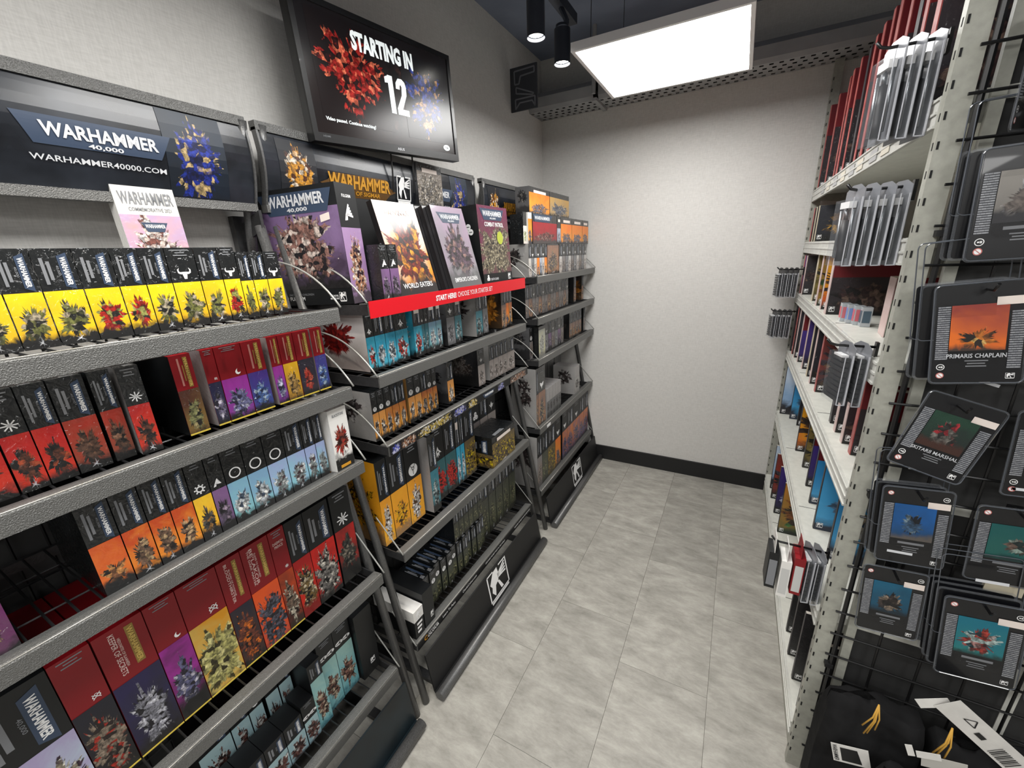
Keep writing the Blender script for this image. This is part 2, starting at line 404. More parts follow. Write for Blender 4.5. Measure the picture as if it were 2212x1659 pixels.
# ------------------------------------------------------------------ carton boxes on the shelves
ORD = 'zeroth first second third fourth fifth sixth seventh eighth ninth tenth eleventh twelfth thirteenth fourteenth fifteenth sixteenth seventeenth eighteenth nineteenth twentieth'.split()
def carton(y0, y1, z0, h, xf, depth, pal, title, band=0.43, body=BODY, side=None, yaw=0.0, sticker=False, vert=None, name='model_kit_box', bottom_edge=False, lean=0.0):
    """a card box whose printed spine faces the aisle (+x). local origin: front lower corner nearest the camera"""
    w = y1 - y0 - 0.0018
    b = MB(); b.box((-depth, 0, 0), (0, w, h), 0)
    mats = [body]
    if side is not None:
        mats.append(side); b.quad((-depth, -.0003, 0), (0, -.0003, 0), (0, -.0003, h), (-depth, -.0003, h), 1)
    o = link(name, b.mesh(name, mats)); o.location = (xf, y0 + .0006, z0)
    if yaw or lean: o.rotation_euler = (0, -lean, yaw)
    e = .0006; ha = h * (1 - band)
    if pal is not None:
        q = MB(); q.quad((e, 0, 0), (e, w, 0), (e, w, ha), (e, 0, ha)); q.build('art_panel', pal, o, local=True)
    if bottom_edge:
        q = MB(); q.box((-.001, 0, 0), (.0018, w, .003)); q.build('tray_edge', YEDGE, o, local=True)
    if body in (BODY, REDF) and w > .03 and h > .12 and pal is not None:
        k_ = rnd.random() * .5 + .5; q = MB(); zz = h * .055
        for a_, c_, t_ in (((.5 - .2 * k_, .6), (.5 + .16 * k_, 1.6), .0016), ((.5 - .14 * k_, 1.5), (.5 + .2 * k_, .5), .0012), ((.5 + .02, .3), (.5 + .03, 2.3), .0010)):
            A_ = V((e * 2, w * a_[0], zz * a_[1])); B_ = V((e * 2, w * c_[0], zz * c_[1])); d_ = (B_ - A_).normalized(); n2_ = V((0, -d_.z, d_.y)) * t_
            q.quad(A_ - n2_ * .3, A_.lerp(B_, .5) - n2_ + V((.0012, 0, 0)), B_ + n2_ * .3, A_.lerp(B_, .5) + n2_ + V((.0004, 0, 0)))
        if rnd.random() < .6: q.build('film_fold_glint', FOLD, o, local=True)
        t2 = MB(); cy_ = w * (.35 + .3 * rnd.random()); t2.poly([(-.004, cy_ - w * .16, h), (-.002, cy_ - w * .03, h + .0045 * k_), (-.003, cy_ + w * .05, h + .002), (-.004, cy_ + w * .18, h)]); t2.poly([(-.02, cy_ - w * .2, h + .0004), (-.003, cy_ - w * .2, h + .0004), (-.004, cy_ + w * .22, h + .0006), (-.024, cy_ + w * .16, h + .0004)]); t2.build('film_tuft_glint', FOLD, o, local=True)
    hb = h * band
    if title == 'v': link('title_print', lines_mesh('v40'), o, frame((e, 0, ha), (0, w, 0), (0, 0, hb)))
    elif title == 'a': link('title_print', lines_mesh('vaos'), o, frame((e, 0, ha), (0, w, 0), (0, 0, hb)))
    elif title and title.startswith('e:'):
        link('title_print', lines_mesh('h40'), o, frame((e, 0, ha + hb * .45), (0, w, 0), (0, 0, hb * .52)))
        k = title[2:]; s = min(w * .62, hb * .36)
        wd = s * (2 if k == 'twin' else 1)
        emblem(o, k, (e, w / 2 - wd / 2, ha + hb * .08), (0, wd, 0), (0, 0, s))
    elif title and title.startswith('r:'):   # red box, emblem only
        link('title_print', lines_mesh('h40'), o, frame((e, 0, ha + hb * .62), (0, w, 0), (0, 0, hb * .36)))
        s = w * .26; emblem(o, title[2:], (e, w * .56, ha + hb * .06), (0, s, 0), (0, 0, s))
    elif title and title.startswith('t:'):   # red box with gold logo and name, read downwards
        parts = title[2:].split('|')
        g = MB(); g.quad((0, .04, 0), (1, .04, 0), (1, .96, 0), (0, .96, 0)); 
        q = MB(); q.quad((e, w * .60, ha + hb * .18), (e, w * .78, ha + hb * .18), (e, w * .78, ha + hb * .92), (e, w * .60, ha + hb * .92))
        q.build('logo_plate', DULLGOLD, o, local=True)
        text(o, 'WARHAMMER', (e * 2, w * .63, ha + hb * .89), (0, 0, -hb * .68), (0, w * .12, 0), plain('pale_gold', S(200, 170, 90)), .03)
        x = .49
        for i, t in enumerate(parts):
            ww = .06 if i == 0 else (.12 if i == 1 else .07); x -= ww + .02
            ln = (.55 if i == 0 else .80 if i == 1 else .78) * hb
            text(o, t, (e, w * x, ha + hb * .52 + ln / 2), (0, 0, -ln), (0, w * ww, 0), plain('rose_white_ink', S(214, 190, 184)), .01)
    if sticker:
        q = MB(); q.quad((e * 2.5, w * .2, h * .80), (e * 2.5, w * .8, h * .80), (e * 2.5, w * .8, h * .90), (e * 2.5, w * .2, h * .90)); q.build('price_sticker', STICKER, o, local=True)
    return o
ROWS = []
def finish_row(items, shelf, rack, cat='box', grp=None):
    """labels: look, place counted from the far end, shelf, rack"""
    items = sorted(items, key=lambda t: -t[2])
    for i, (o, look, y) in enumerate(items):
        lb = f'{look}, {ORD[i + 1]} from far end, {shelf}, {rack}'
        if len(lb.replace(',', ' ').split()) > 16: print('LONG', lb)
        tag(o, lb, cat, grp or f'boxes on the {shelf} of the {rack}')
def run(entries, shelf, rack, z, xf, depth=.16, h=.16, grp=None, **kw):
    """entries: (y0, y1, palette, title, look, overrides)"""
    items = []
    for e in entries:
        y0, y1, pal, ti, look = e[:5]; ov = dict(kw); ov.update(e[5] if len(e) > 5 else {})
        zz = ov.pop('z', z); hh = ov.pop('h', h); xx = ov.pop('xf', xf); dd = ov.pop('depth', depth)
        o = carton(y0, y1, zz, hh, xx, dd, pal, ti, **ov); items.append((o, look, y0 + (zz - z) * .01 + (xx - xf) * .01))
    finish_row(items, shelf, rack, grp=grp)
# palettes
K = S(12, 12, 12)
A_YEL = art('art_yellow', S(232, 196, 14), S(206, 160, 20), S(30, 30, 26), S(110, 112, 58), S(178, 165, 140), gh=.2)
A_YRED = art('art_yellow_red', S(232, 196, 14), S(206, 164, 20), S(40, 34, 28), S(170, 30, 20), S(150, 150, 80), gh=.2)
A_RED = art('art_red', S(165, 20, 18), S(190, 45, 20), S(20, 18, 18), S(90, 50, 36), S(160, 70, 40), gh=.15)
A_REDD = art('art_dull_red', S(150, 40, 25), S(120, 60, 40), S(24, 20, 18), S(80, 55, 42), S(140, 100, 76), gh=.2)
A_SCAR = art('art_scarlet', S(150, 14, 14), S(200, 40, 18), S(26, 18, 16), S(120, 96, 54), S(205, 190, 160), ground=S(120, 16, 14), gh=.16, film=0, rx=.5, ry=.5)
A_SCAR2 = art('art_scarlet_dark', S(190, 24, 16), S(120, 20, 16), S(20, 18, 18), S(120, 116, 112), S(214, 208, 196), gh=.12, film=0, rx=.5, ry=.5)
A_SOOT = art('art_soot_red', S(170, 22, 18), S(40, 34, 30), S(18, 18, 18), S(60, 60, 56), S(130, 120, 106), gh=.3, film=0, cy=.5)
A_ORA = art('art_orange', S(190, 70, 22), S(235, 150, 45), S(34, 28, 26), S(110, 84, 66), S(190, 160, 120), gh=.2)
A_ORAR = art('art_red_orange', S(188, 58, 24), S(220, 120, 40), S(34, 28, 26), S(130, 84, 54), S(200, 140, 80), gh=.24, cy=.36, ry=.26)
A_GEAR = art('art_gold', S(236, 190, 40), S(220, 150, 40), S(30, 28, 26), S(80, 76, 70), S(170, 120, 60), gh=.25)
A_VIO = art('art_grey_violet', S(120, 86, 130), S(90, 74, 100), S(30, 28, 34), S(90, 78, 96), S(170, 150, 170), gh=.2)
A_ICE = art('art_ice', S(120, 160, 190), S(130, 190, 190), S(70, 84, 104), S(190, 196, 200), S(228, 228, 224), gh=.2)
A_ICE2 = art('art_lilac_ice', S(150, 165, 205), S(130, 190, 200), S(80, 60, 64), S(140, 150, 150), S(220, 222, 222), gh=.2)
A_PLUM = art('art_plum', S(100, 24, 90), S(90, 50, 80), S(40, 26, 30), S(140, 120, 90), S(190, 176, 140), gh=.06)
A_MUD = art('art_brown', S(70, 36, 24), S(110, 84, 40), S(30, 26, 18), S(130, 130, 84), S(176, 160, 110), gh=.05)
A_NAVY = art('art_navy', S(26, 26, 58), S(36, 34, 52), S(40, 36, 50), S(120, 112, 140), S(196, 190, 204), gh=.12)
A_MAG = art('art_magenta', S(140, 40, 140), S(110, 50, 130), S(44, 40, 70), S(110, 110, 150), S(190, 190, 210), gh=.12)
A_MAGD = art('art_magenta_dark', S(150, 40, 140), S(60, 26, 50), S(40, 36, 50), S(96, 96, 130), S(190, 186, 200), gh=.25, film=0)
A_INDI = art('art_indigo', S(60, 40, 120), S(40, 60, 120), S(30, 40, 80), S(80, 110, 170), S(170, 190, 210), gh=.15)
A_GOLDB = art('art_bronze', S(215, 165, 20), S(150, 110, 40), S(60, 44, 24), S(150, 116, 60), S(196, 160, 100), gh=.08)
A_IMP = art('art_red_on_navy', S(30, 30, 44), S(44, 36, 46), S(60, 24, 26), S(170, 50, 36), S(200, 90, 70), gh=.15, rx=.28)
A_CYAN = art('art_cyan', S(40, 150, 180), S(80, 180, 200), S(40, 40, 44), S(190, 44, 32), S(220, 224, 226), gh=.14)
A_CYANW = art('art_cyan_white', S(30, 150, 185), S(70, 165, 190), S(70, 80, 90), S(190, 200, 206), S(236, 238, 238), gh=.1)
A_TEAL = art('art_teal', S(40, 110, 125), S(70, 130, 140), S(30, 40, 44), S(90, 120, 124), S(190, 200, 200), gh=.18)
A_TEALR = art('art_teal_red', S(40, 90, 96), S(50, 100, 105), S(30, 14, 14), S(190, 24, 18), S(216, 50, 30), gh=.16, film=.3, rx=.5, ry=.42)
A_TAN = art('art_tan_orange', S(205, 140, 70), S(220, 150, 60), S(70, 54, 44), S(160, 146, 130), S(226, 218, 206), gh=.16)
A_TANB = art('art_brown_orange', S(160, 84, 36), S(214, 150, 50), S(50, 42, 38), S(130, 118, 108), S(206, 196, 182), gh=.16)
A_AMBER = art('art_amber', S(226, 150, 30), S(236, 170, 40), S(80, 50, 20), S(214, 208, 200), S(240, 238, 236), S(196, 140, 60), gh=.05, film=.2, rx=.36, ry=.5)
A_AMBER2 = art('art_amber_dark', S(232, 160, 30), S(226, 150, 30), S(60, 40, 16), S(240, 180, 20), S(200, 120, 20), S(150, 116, 76), gh=.16, film=.2)
A_GREY = art('art_ash', S(150, 142, 138), S(160, 150, 144), S(90, 80, 76), S(150, 140, 134), S(206, 200, 196), S(120, 112, 108), gh=.1, film=.4)
A_DUSK = art('art_dusk', S(120, 92, 80), S(170, 120, 80), S(44, 40, 42), S(110, 100, 100), S(190, 160, 110), gh=.1, film=.5)
A_DUSK2 = art('art_dusk_grey', S(120, 116, 116), S(130, 112, 100), S(60, 56, 58), S(120, 112, 110), S(170, 150, 130), S(90, 86, 86), gh=.2, film=.5)
A_SLATE = art('art_slate', S(110, 112, 116), S(120, 120, 122), S(70, 70, 74), S(130, 130, 134), S(190, 188, 190), S(80, 80, 82), gh=.1, film=.7)
A_CLEAR = art('art_pale', S(190, 188, 186), S(200, 190, 180), S(130, 110, 100), S(190, 180, 176), S(230, 226, 222), S(150, 144, 140), gh=.1, film=.8)
A_FIRE = art('art_fire', S(236, 120, 16), S(226, 150, 40), S(60, 60, 84), S(110, 110, 130), S(220, 150, 60), S(40, 40, 46), gh=.14, film=.4, cy=.3, ry=.28)
A_CRIM = art('art_crimson', S(150, 14, 28), S(120, 30, 36), S(40, 26, 26), S(120, 60, 56), S(190, 150, 140), S(60, 54, 54), gh=.18, film=.3, cy=.34, ry=.22, rx=.5)
A_YELD = art('art_yellow_dark', S(90, 76, 50), S(150, 120, 30), S(34, 30, 24), S(120, 96, 50), S(214, 186, 20), S(50, 46, 36), gh=.08, film=.5, rx=.6, ry=.5)
A_SILV = art('art_silver_blue', S(170, 176, 190), S(150, 158, 176), S(100, 106, 120), S(150, 156, 170), S(220, 222, 228), film=.4)
A_MOSS = art('art_moss', S(60, 64, 52), S(70, 74, 54), S(30, 32, 26), S(90, 94, 66), S(150, 148, 110), S(36, 36, 30), gh=.12, film=.4)
A_BLUEO = art('art_violet_fire', S(200, 110, 40), S(80, 74, 120), S(40, 40, 70), S(86, 86, 140), S(206, 130, 60), S(34, 34, 44), gh=.1, film=.4, cy=.4)
A_SEA = art('art_seafoam', S(150, 190, 186), S(110, 170, 178), S(60, 44, 40), S(140, 100, 86), S(200, 184, 160), S(60, 100, 110), gh=.05, film=0, rx=.5, ry=.3)
A_SEAS = art('art_seafoam_small', S(150, 176, 180), S(130, 160, 170), S(50, 38, 38), S(110, 76, 70), S(200, 200, 196), S(60, 60, 64), gh=.06, film=0, rx=.5, ry=.5)
A_LILAC = art('art_lilac', S(160, 150, 184), S(170, 190, 200), S(60, 36, 54), S(150, 140, 120), S(216, 212, 200), S(60, 50, 50), gh=.0, film=0, rx=.55, ry=.45, cy=.3)
A_KEEP = art('art_keeper', S(36, 30, 70), S(34, 32, 44), S(30, 28, 34), S(140, 140, 150), S(206, 206, 214), S(24, 22, 22), gh=.12, film=0, rx=.38, ry=.45)
A_BEAST = art('art_beast', S(28, 28, 38), S(26, 24, 26), S(40, 28, 26), S(140, 124, 108), S(170, 44, 30), S(30, 30, 26), gh=.08, film=0, rx=.5, ry=.5)
A_NURG = art('art_olive', S(206, 140, 20), S(190, 176, 100), S(60, 54, 26), S(186, 180, 110), S(214, 206, 140), S(70, 60, 30), gh=.03, film=0, rx=.6, ry=.5, fs=70)
A_EMB = art('art_ember', S(30, 32, 46), S(60, 40, 34), S(26, 20, 20), S(110, 56, 40), S(214, 110, 30), S(24, 22, 22), gh=.08, film=0, rx=.5, ry=.5)
A_DRAKE = art('art_drake', S(214, 80, 26), S(190, 70, 40), S(40, 40, 48), S(90, 90, 104), S(226, 84, 24), S(40, 38, 44), gh=.04, film=0, rx=.55, ry=.5)
A_HALB = art('art_rust', S(170, 60, 20), S(60, 30, 24), S(36, 24, 20), S(120, 100, 84), S(206, 196, 176), S(40, 34, 24), gh=.08, film=0, rx=.45, ry=.4)
A_LION = art('art_purple_daemon', S(110, 90, 128), S(96, 84, 110), S(36, 28, 34), S(150, 110, 96), S(216, 196, 176), S(30, 26, 28), gh=.22, film=.3, rx=.5, ry=.36, cy=.52, fs=60)
A_LIONS = art('art_purple_spine', S(150, 120, 160), S(140, 110, 150), S(60, 36, 50), S(180, 130, 100), S(226, 210, 196), S(70, 60, 70), gh=.14, film=.3, rx=.4, ry=.5)
A_BACKW = art('art_white_back', S(206, 200, 198), S(190, 184, 180), S(150, 26, 22), S(120, 20, 18), S(170, 40, 34), S(160, 150, 146), gh=.2, film=.3, cx=.45, cy=.55, rx=.35, ry=.3, fs=45)
A_BACKG = art('art_grey_back', S(160, 158, 156), S(150, 148, 146), S(40, 36, 36), S(70, 60, 60), S(170, 168, 166), S(150, 148, 146), gh=.12, film=.5, cx=.5, cy=.6, rx=.34, ry=.3, fs=60)
A_BACKD = art('art_dark_back', S(90, 90, 92), S(80, 80, 82), S(24, 24, 26), S(50, 50, 54), S(120, 116, 112), S(40, 40, 42), gh=.3, film=.4, cy=.65, ry=.25)
A_ORSIDE = art('art_orange_beast', S(40, 34, 30), S(70, 50, 30), S(150, 90, 30), S(206, 130, 40), S(220, 150, 60), S(60, 46, 30), gh=.08, film=.4, fs=30, rx=.5, ry=.45)
A_DARKG = art('art_ghost', S(34, 34, 36), S(30, 30, 32), S(60, 50, 46), S(90, 84, 80), S(110, 104, 100), film=.2, gh=.3)

# ------------------------------------------------------------------ the room
def structure(o): o['kind'] = 'structure'; return o
XW, YW, XR, YB, ZC = -1.30, 2.948, 2.9, -4.2, 2.80
wallm, nt, bs = new_mat('woven_wallpaper')
tc = node(nt, 'ShaderNodeTexCoord'); cols = []
hs = []
for st, sc in (((1, 1, 9), 34), ((9, 9, 1), 34)):
    mp = node(nt, 'ShaderNodeMapping'); mp.inputs['Scale'].default_value = st; wire(nt, tc.outputs['Object'], mp.inputs[0])
    no = node(nt, 'ShaderNodeTexNoise'); no.inputs['Scale'].default_value = sc; no.inputs['Detail'].default_value = 3; wire(nt, mp.outputs[0], no.inputs['Vector']); hs.append(no.outputs['Fac'])
wv = math_n(nt, 'ADD', math_n(nt, 'MULTIPLY', hs[0], .5), math_n(nt, 'MULTIPLY', hs[1], .5))
mr = node(nt, 'ShaderNodeMapRange'); mr.inputs[1].default_value = .35; mr.inputs[2].default_value = .65; wire(nt, wv, mr.inputs[0])
wire(nt, mixc(nt, mr.outputs[0], S(202, 200, 196), S(218, 216, 212)), bs.inputs['Base Color'])
bs.inputs['Roughness'].default_value = .8; bs.inputs['Specular IOR Level'].default_value = .2
bu = node(nt, 'ShaderNodeBump'); bu.inputs['Strength'].default_value = .35; bu.inputs['Distance'].default_value = .002
wire(nt, wv, bu.inputs['Height']); wire(nt, bu.outputs[0], bs.inputs['Normal'])
CEILM = noisy('charcoal_ceiling_paint', S(132, 140, 158), S(142, 150, 168), 6, .9, spec=.2)
SUBFL = plain('floor_adhesive', S(126, 122, 118), .8)
structure(MB().box((XW - .1, YB, -.05), (XW, YW + .1, ZC)).build('wall_west', wallm))
structure(MB().box((XW, YW, -.05), (XR, YW + .1, ZC)).build('wall_north', wallm))
structure(MB().box((XR, YB, -.05), (XR + .1, YW + .1, ZC)).build('wall_east', wallm))
structure(MB().box((XW - .1, YB - .1, -.05), (XR + .1, YB, ZC)).build('wall_south', wallm))
structure(MB().box((XW - .1, YB - .1, ZC), (XR + .1, YW + .1, ZC + .1)).build('ceiling', CEILM))
floor = structure(MB().box((XW, YB, -.05), (XR, YW, -.004)).build('floor', SUBFL))
SKIRT = plain('black_skirting', S(24, 24, 25), .5)
structure(MB().box((XW, YW - .014, 0), (XR, YW, .112)).build('baseboard_north', SKIRT))
structure(MB().box((XW, YB, 0), (XW + .014, YW - .014, .112)).build('baseboard_west', SKIRT))
# stone-look vinyl planks, each one a piece of the floor
tm, nt, bs = new_mat('stone_look_vinyl')
tc = node(nt, 'ShaderNodeTexCoord'); oi = node(nt, 'ShaderNodeObjectInfo')
sc = node(nt, 'ShaderNodeVectorMath', operation='SCALE'); sc.inputs[0].default_value = (17, 29, 3); wire(nt, oi.outputs['Random'], sc.inputs['Scale'])
ad = node(nt, 'ShaderNodeVectorMath', operation='ADD'); wire(nt, tc.outputs['Object'], ad.inputs[0]); wire(nt, sc.outputs[0], ad.inputs[1])
mp = node(nt, 'ShaderNodeMapping'); mp.inputs['Scale'].default_value = (.8, 1.9, 1); mp.inputs['Rotation'].default_value = (0, 0, .25); wire(nt, ad.outputs[0], mp.inputs[0])
n1 = node(nt, 'ShaderNodeTexNoise'); n1.inputs['Scale'].default_value = 9; n1.inputs['Detail'].default_value = 9; n1.inputs['Roughness'].default_value = .74; n1.inputs['Distortion'].default_value = .25; wire(nt, mp.outputs[0], n1.inputs['Vector'])
n2 = node(nt, 'ShaderNodeTexNoise'); n2.inputs['Scale'].default_value = 60; n2.inputs['Detail'].default_value = 4; wire(nt, mp.outputs[0], n2.inputs['Vector'])
rp = node(nt, 'ShaderNodeValToRGB'); cr = rp.color_ramp
cr.elements[0].position = .30; cr.elements[0].color = (*S(120, 118, 111), 1); cr.elements[1].position = .72; cr.elements[1].color = (*S(178, 176, 168), 1)
e = cr.elements.new(.5); e.color = (*S(150, 147, 140), 1)
wire(nt, n1.outputs['Fac'], rp.inputs[0])
c2 = mixc(nt, math_n(nt, 'MULTIPLY', n2.outputs['Fac'], .25), rp.outputs[0], S(184, 182, 174))
hv = node(nt, 'ShaderNodeHueSaturation'); wire(nt, c2, hv.inputs['Color'])
wire(nt, math_n(nt, 'ADD', .84, math_n(nt, 'MULTIPLY', oi.outputs['Random'], .20)), hv.inputs['Value'])
wire(nt, hv.outputs[0], bs.inputs['Base Color']); bs.inputs['Roughness'].default_value = .5; bs.inputs['Specular IOR Level'].default_value = .35
PW, PL = .325, .65
pm = MB(); g = .0002; bv = .0004
pm.quad((g + bv, g + bv, 0), (PW - g - bv, g + bv, 0), (PW - g - bv, PL - g - bv, 0), (g + bv, PL - g - bv, 0))
c0 = [(g, g, -.004), (PW - g, g, -.004), (PW - g, PL - g, -.004), (g, PL - g, -.004)]
c1 = [(g + bv, g + bv, 0), (PW - g - bv, g + bv, 0), (PW - g - bv, PL - g - bv, 0), (g + bv, PL - g - bv, 0)]
for i in range(4): pm.quad(c0[i], c0[(i + 1) % 4], c1[(i + 1) % 4], c1[i])
pme = pm.mesh('floor_plank', tm)
for ci in range(-2, 9):
    x = -.58 + PW * ci
    off = {0: 1.47, 1: 1.28}.get(ci % 2) + (0.0 if ci in (0, 1) else .11 * ci)
    for k in range(-8, 5):
        y = off + PL * k
        if y > YW - .03 or y < YB or x < XW - .2: continue
        me = pme
        if y + PL > YW - .014:
            me = pme.copy()
            for v in me.vertices: v.co.y = min(v.co.y, YW - .014 - y)
        if x < XW:
            me = me.copy()
            for v in me.vertices: v.co.x = max(v.co.x, XW + .014 - x)
        link('floor_plank', me, floor, Matrix.Translation((x, y, 0)))

# ------------------------------------------------------------------ lamps
def led_panel(x0, y0, x1, y1, z, label, group='square light panels under the ceiling'):
    t = thing('ceiling_light_panel', label, 'light panel', ((x0 + x1) / 2, (y0 + y1) / 2, z), group)
    fr = MB(); w = .014
    fr.box((x0, y0, z), (x1, y0 + w, z + .012)); fr.box((x0, y1 - w, z), (x1, y1, z + .012))
    fr.box((x0, y0 + w, z), (x0 + w, y1 - w, z + .012)); fr.box((x1 - w, y0 + w, z), (x1, y1 - w, z + .012))
    fr.box((x0, y0, z + .012), (x1, y1, z + .03))
    fr.build('panel_frame', plain('white_lamp_frame', S(236, 236, 236), .4), t)
    d = MB(); d.quad((x0 + w, y1 - w, z + .004), (x1 - w, y1 - w, z + .004), (x1 - w, y0 + w, z + .004), (x0 + w, y0 + w, z + .004))
    d.build('diffuser', plain('lit_diffuser', S(250, 250, 250), .6, emit=(1, .992, .972), es=PANEL_EMIT), t)
    for px in (x0 + .06, x1 - .06):
        for py in (y0 + .06, y1 - .06):
            MB().tube([(px, py, z + .03), (px, py, ZC)], .0015, 5).build('hanging_wire', WIREM, t)
    return t
led_panel(-.668, 1.80, -.045, 2.41, 2.335, 'bright square white light panel hanging before the perforated duct')
led_panel(-.668, .60, -.045, 1.21, 2.335, 'white square light panel hanging between camera and the slotted post')
led_panel(-.668, -.60, -.045, .01, 2.335, 'white square light panel hanging just behind the camera')
led_panel(-.668, -1.80, -.045, -1.19, 2.335, 'white square light panel hanging third behind the one before the duct')
led_panel(.80, -2.2, 1.42, -1.59, 2.335, 'unseen fill light panel added over the open floor far from the racks')  # added out of view as general fill light
led_panel(.80, -.95, 1.42, -.34, 2.335, 'unseen fill light panel added over the open floor before the end grid')  # unseen panel added to brighten rack fronts and the wall behind
led_panel(2.0, -.95, 2.62, -.34, 2.335, 'unseen fill light panel added beside the east wall')  # one more unseen panel added for fill
CAN = plain('blue_black_lamp', S(44, 48, 58), .5)
track = thing('light_track', 'dark ceiling track carrying the two spot lamps', 'lamp track', (-.80, 1.7, 2.62))
MB().box((-.825, .1, 2.60), (-.785, 2.2, 2.64)).build('rail', CAN, track)
for y in (.3, 1.2, 2.1): MB().tube([(-.805, y, 2.64), (-.805, y, ZC)], .008, 8).build('drop_rod', CAN, track)
for y, lab in ((1.715, 'dark cylindrical track spot lamp, lit, hanging closer to the monitor'), (1.985, 'dark cylindrical track spot lamp, lit, beside corner of light panel'),
               (.62, 'dark cylindrical track spot lamp, lit, above the yellow boxes'), (.25, 'dark cylindrical track spot lamp, lit, at the end of the track by the camera')):
    t = thing('track_spot', lab, 'spot lamp', (-.79, y, 2.38), 'spot lamps on the track')
    CAN = plain('blue_black_lamp', S(44, 48, 58), .5)
    c = MB(); n = 20; r = .034
    c.tube([(-.775, y, 2.375), (-.775, y, 2.50)], r, n, cap=False); c.tube([(-.775, y, 2.5), (-.775, y, 2.515)], r * .8, n)
    c.build('lamp_can', CAN, t, smooth=True)
    MB().tube([(-.775, y + .04, 2.45), (-.775, y + .05, 2.55), (-.80, y + .05, 2.60)], .012, 8).build('swivel_arm', CAN, t)
    d = MB(); d.poly([(-.775 + r * .86 * math.cos(-2 * math.pi * i / n), y + r * .86 * math.sin(-2 * math.pi * i / n), 2.388) for i in range(n)])
    d.build('lens', plain('lit_lens', S(255, 250, 235), .3, emit=(1, .96, .88), es=SPOT_EMIT), t)
    ld = bpy.data.lights.new('spot_light', 'SPOT'); ld.energy = SPOT_W * (1.2 if y < 1 else .6); ld.spot_size = math.radians(95); ld.spot_blend = .8; ld.shadow_soft_size = .03; ld.color = (1, .93, .82)
    lo = bpy.data.objects.new('spot_light', ld); C.objects.link(lo); lo.parent = t; lo.location = (.015, 0, -.002)
# perforated duct along the corner of ceiling and north wall
duct = thing('perforated_duct', 'grey ceiling duct with perforated underside along the end wall', 'duct', (-.4, 2.85, 2.45))
DUCTM = noisy('duct_grey', S(150, 150, 150), S(164, 164, 164), 8, .6)
y0, y1, z0 = 2.75, 2.947, 2.452
def duct_bottom(xa, xb):
    """underside with real round-cornered holes in offset rows"""
    b = MB(); nx = max(1, int((xb - xa) / .042)); ny = 4; cx = (xb - xa) / nx; cy = (y1 - y0) / ny
    for i in range(nx):
        for j in range(ny):
            X0, X1 = xa + i * cx, xa + (i + 1) * cx; Y0, Y1 = y0 + j * cy, y0 + (j + 1) * cy
            hx = cx * .22; hy = cy * .2; mx = (X0 + X1) / 2 + (cx * .18 if j % 2 else -cx * .18); my = (Y0 + Y1) / 2
            o = [(X0, Y0, z0), (X1, Y0, z0), (X1, Y1, z0), (X0, Y1, z0)]
            q = [(mx - hx, my - hy, z0), (mx + hx, my - hy, z0), (mx + hx, my + hy, z0), (mx - hx, my + hy, z0)]
            for k in range(4):
                b.quad(o[(k + 1) % 4], o[k], q[k], q[(k + 1) % 4])
    return b
for xa, xb in ((-1.298, -.875), (-.845, .62), (.65, 2.85)):
    b = duct_bottom(xa, xb); b.build('perforated_sheet', DUCTM, duct)
    prof = [(y0, z0), (y0 - .012, z0 + .02), (y0 - .012, z0 + .075), (y0 + .03, z0 + .11)]
    c = MB()
    for (ya, za), (yb, zb) in zip(prof, prof[1:]): c.quad((xa, ya, za), (xb, ya, za), (xb, yb, zb), (xa, yb, zb))
    c.quad((xa, y0 + .03, z0 + .11), (xb, y0 + .03, z0 + .11), (xb, y1, z0 + .11), (xa, y1, z0 + .11))
    c.build('duct_casing', DUCTM, duct)
MB().box((-1.298, y0, z0 + .02), (XR - .01, y1, z0 + .03)).build('duct_hole_shade', HOLEM, duct)  # black sheet stands in for the dark inside seen through the holes
for xx in (-.86, .635): MB().box((xx - .012, y0 - .03, z0 - .012), (xx + .012, y1, z0 + .004)).build('joint_strip', DUCTM, duct)
MB().tube([(-.86, 2.70, 2.47), (-.86, 2.70, ZC)], .012, 8).build('drop_rod', DUCTM, duct)
# dim raised letters on a dark plate at the wall by the duct
sg = thing('wall_sign', 'dark grey flag sign with raised letter outlines in the ceiling corner', 'sign', (-1.24, 2.5, 2.42))
SGM = plain('sign_plate', S(60, 62, 68), .7); SGE = plain('sign_letters', S(120, 122, 128), .6)
MB().box((-1.30, 2.50, 2.40), (-1.13, 2.51, 2.62)).build('plate', SGM, sg)
def outline(pts, w=.007):
    b = MB()
    for a, c in zip(pts, pts[1:] + pts[:1]):
        a, c = V(a), V(c); t = (c - a).normalized(); n = V((-t.y, t.x)) * w / 2
        P = [a - n, c - n, c + n, a + n]; b.prism([(p.x, 2.497, p.y) for p in P], (0, .003, 0))
    return b
outline([(-1.272, 2.60), (-1.145, 2.604), (-1.145, 2.577), (-1.232, 2.572), (-1.243, 2.535), (-1.27, 2.535)]).build('letter', SGE, sg)
outline([(-1.262, 2.52), (-1.15, 2.475), (-1.158, 2.468), (-1.262, 2.49)]).build('letter', SGE, sg)
outline([(-1.268, 2.46), (-1.142, 2.46), (-1.142, 2.41), (-1.16, 2.44), (-1.24, 2.44), (-1.268, 2.41)]).build('letter', SGE, sg)

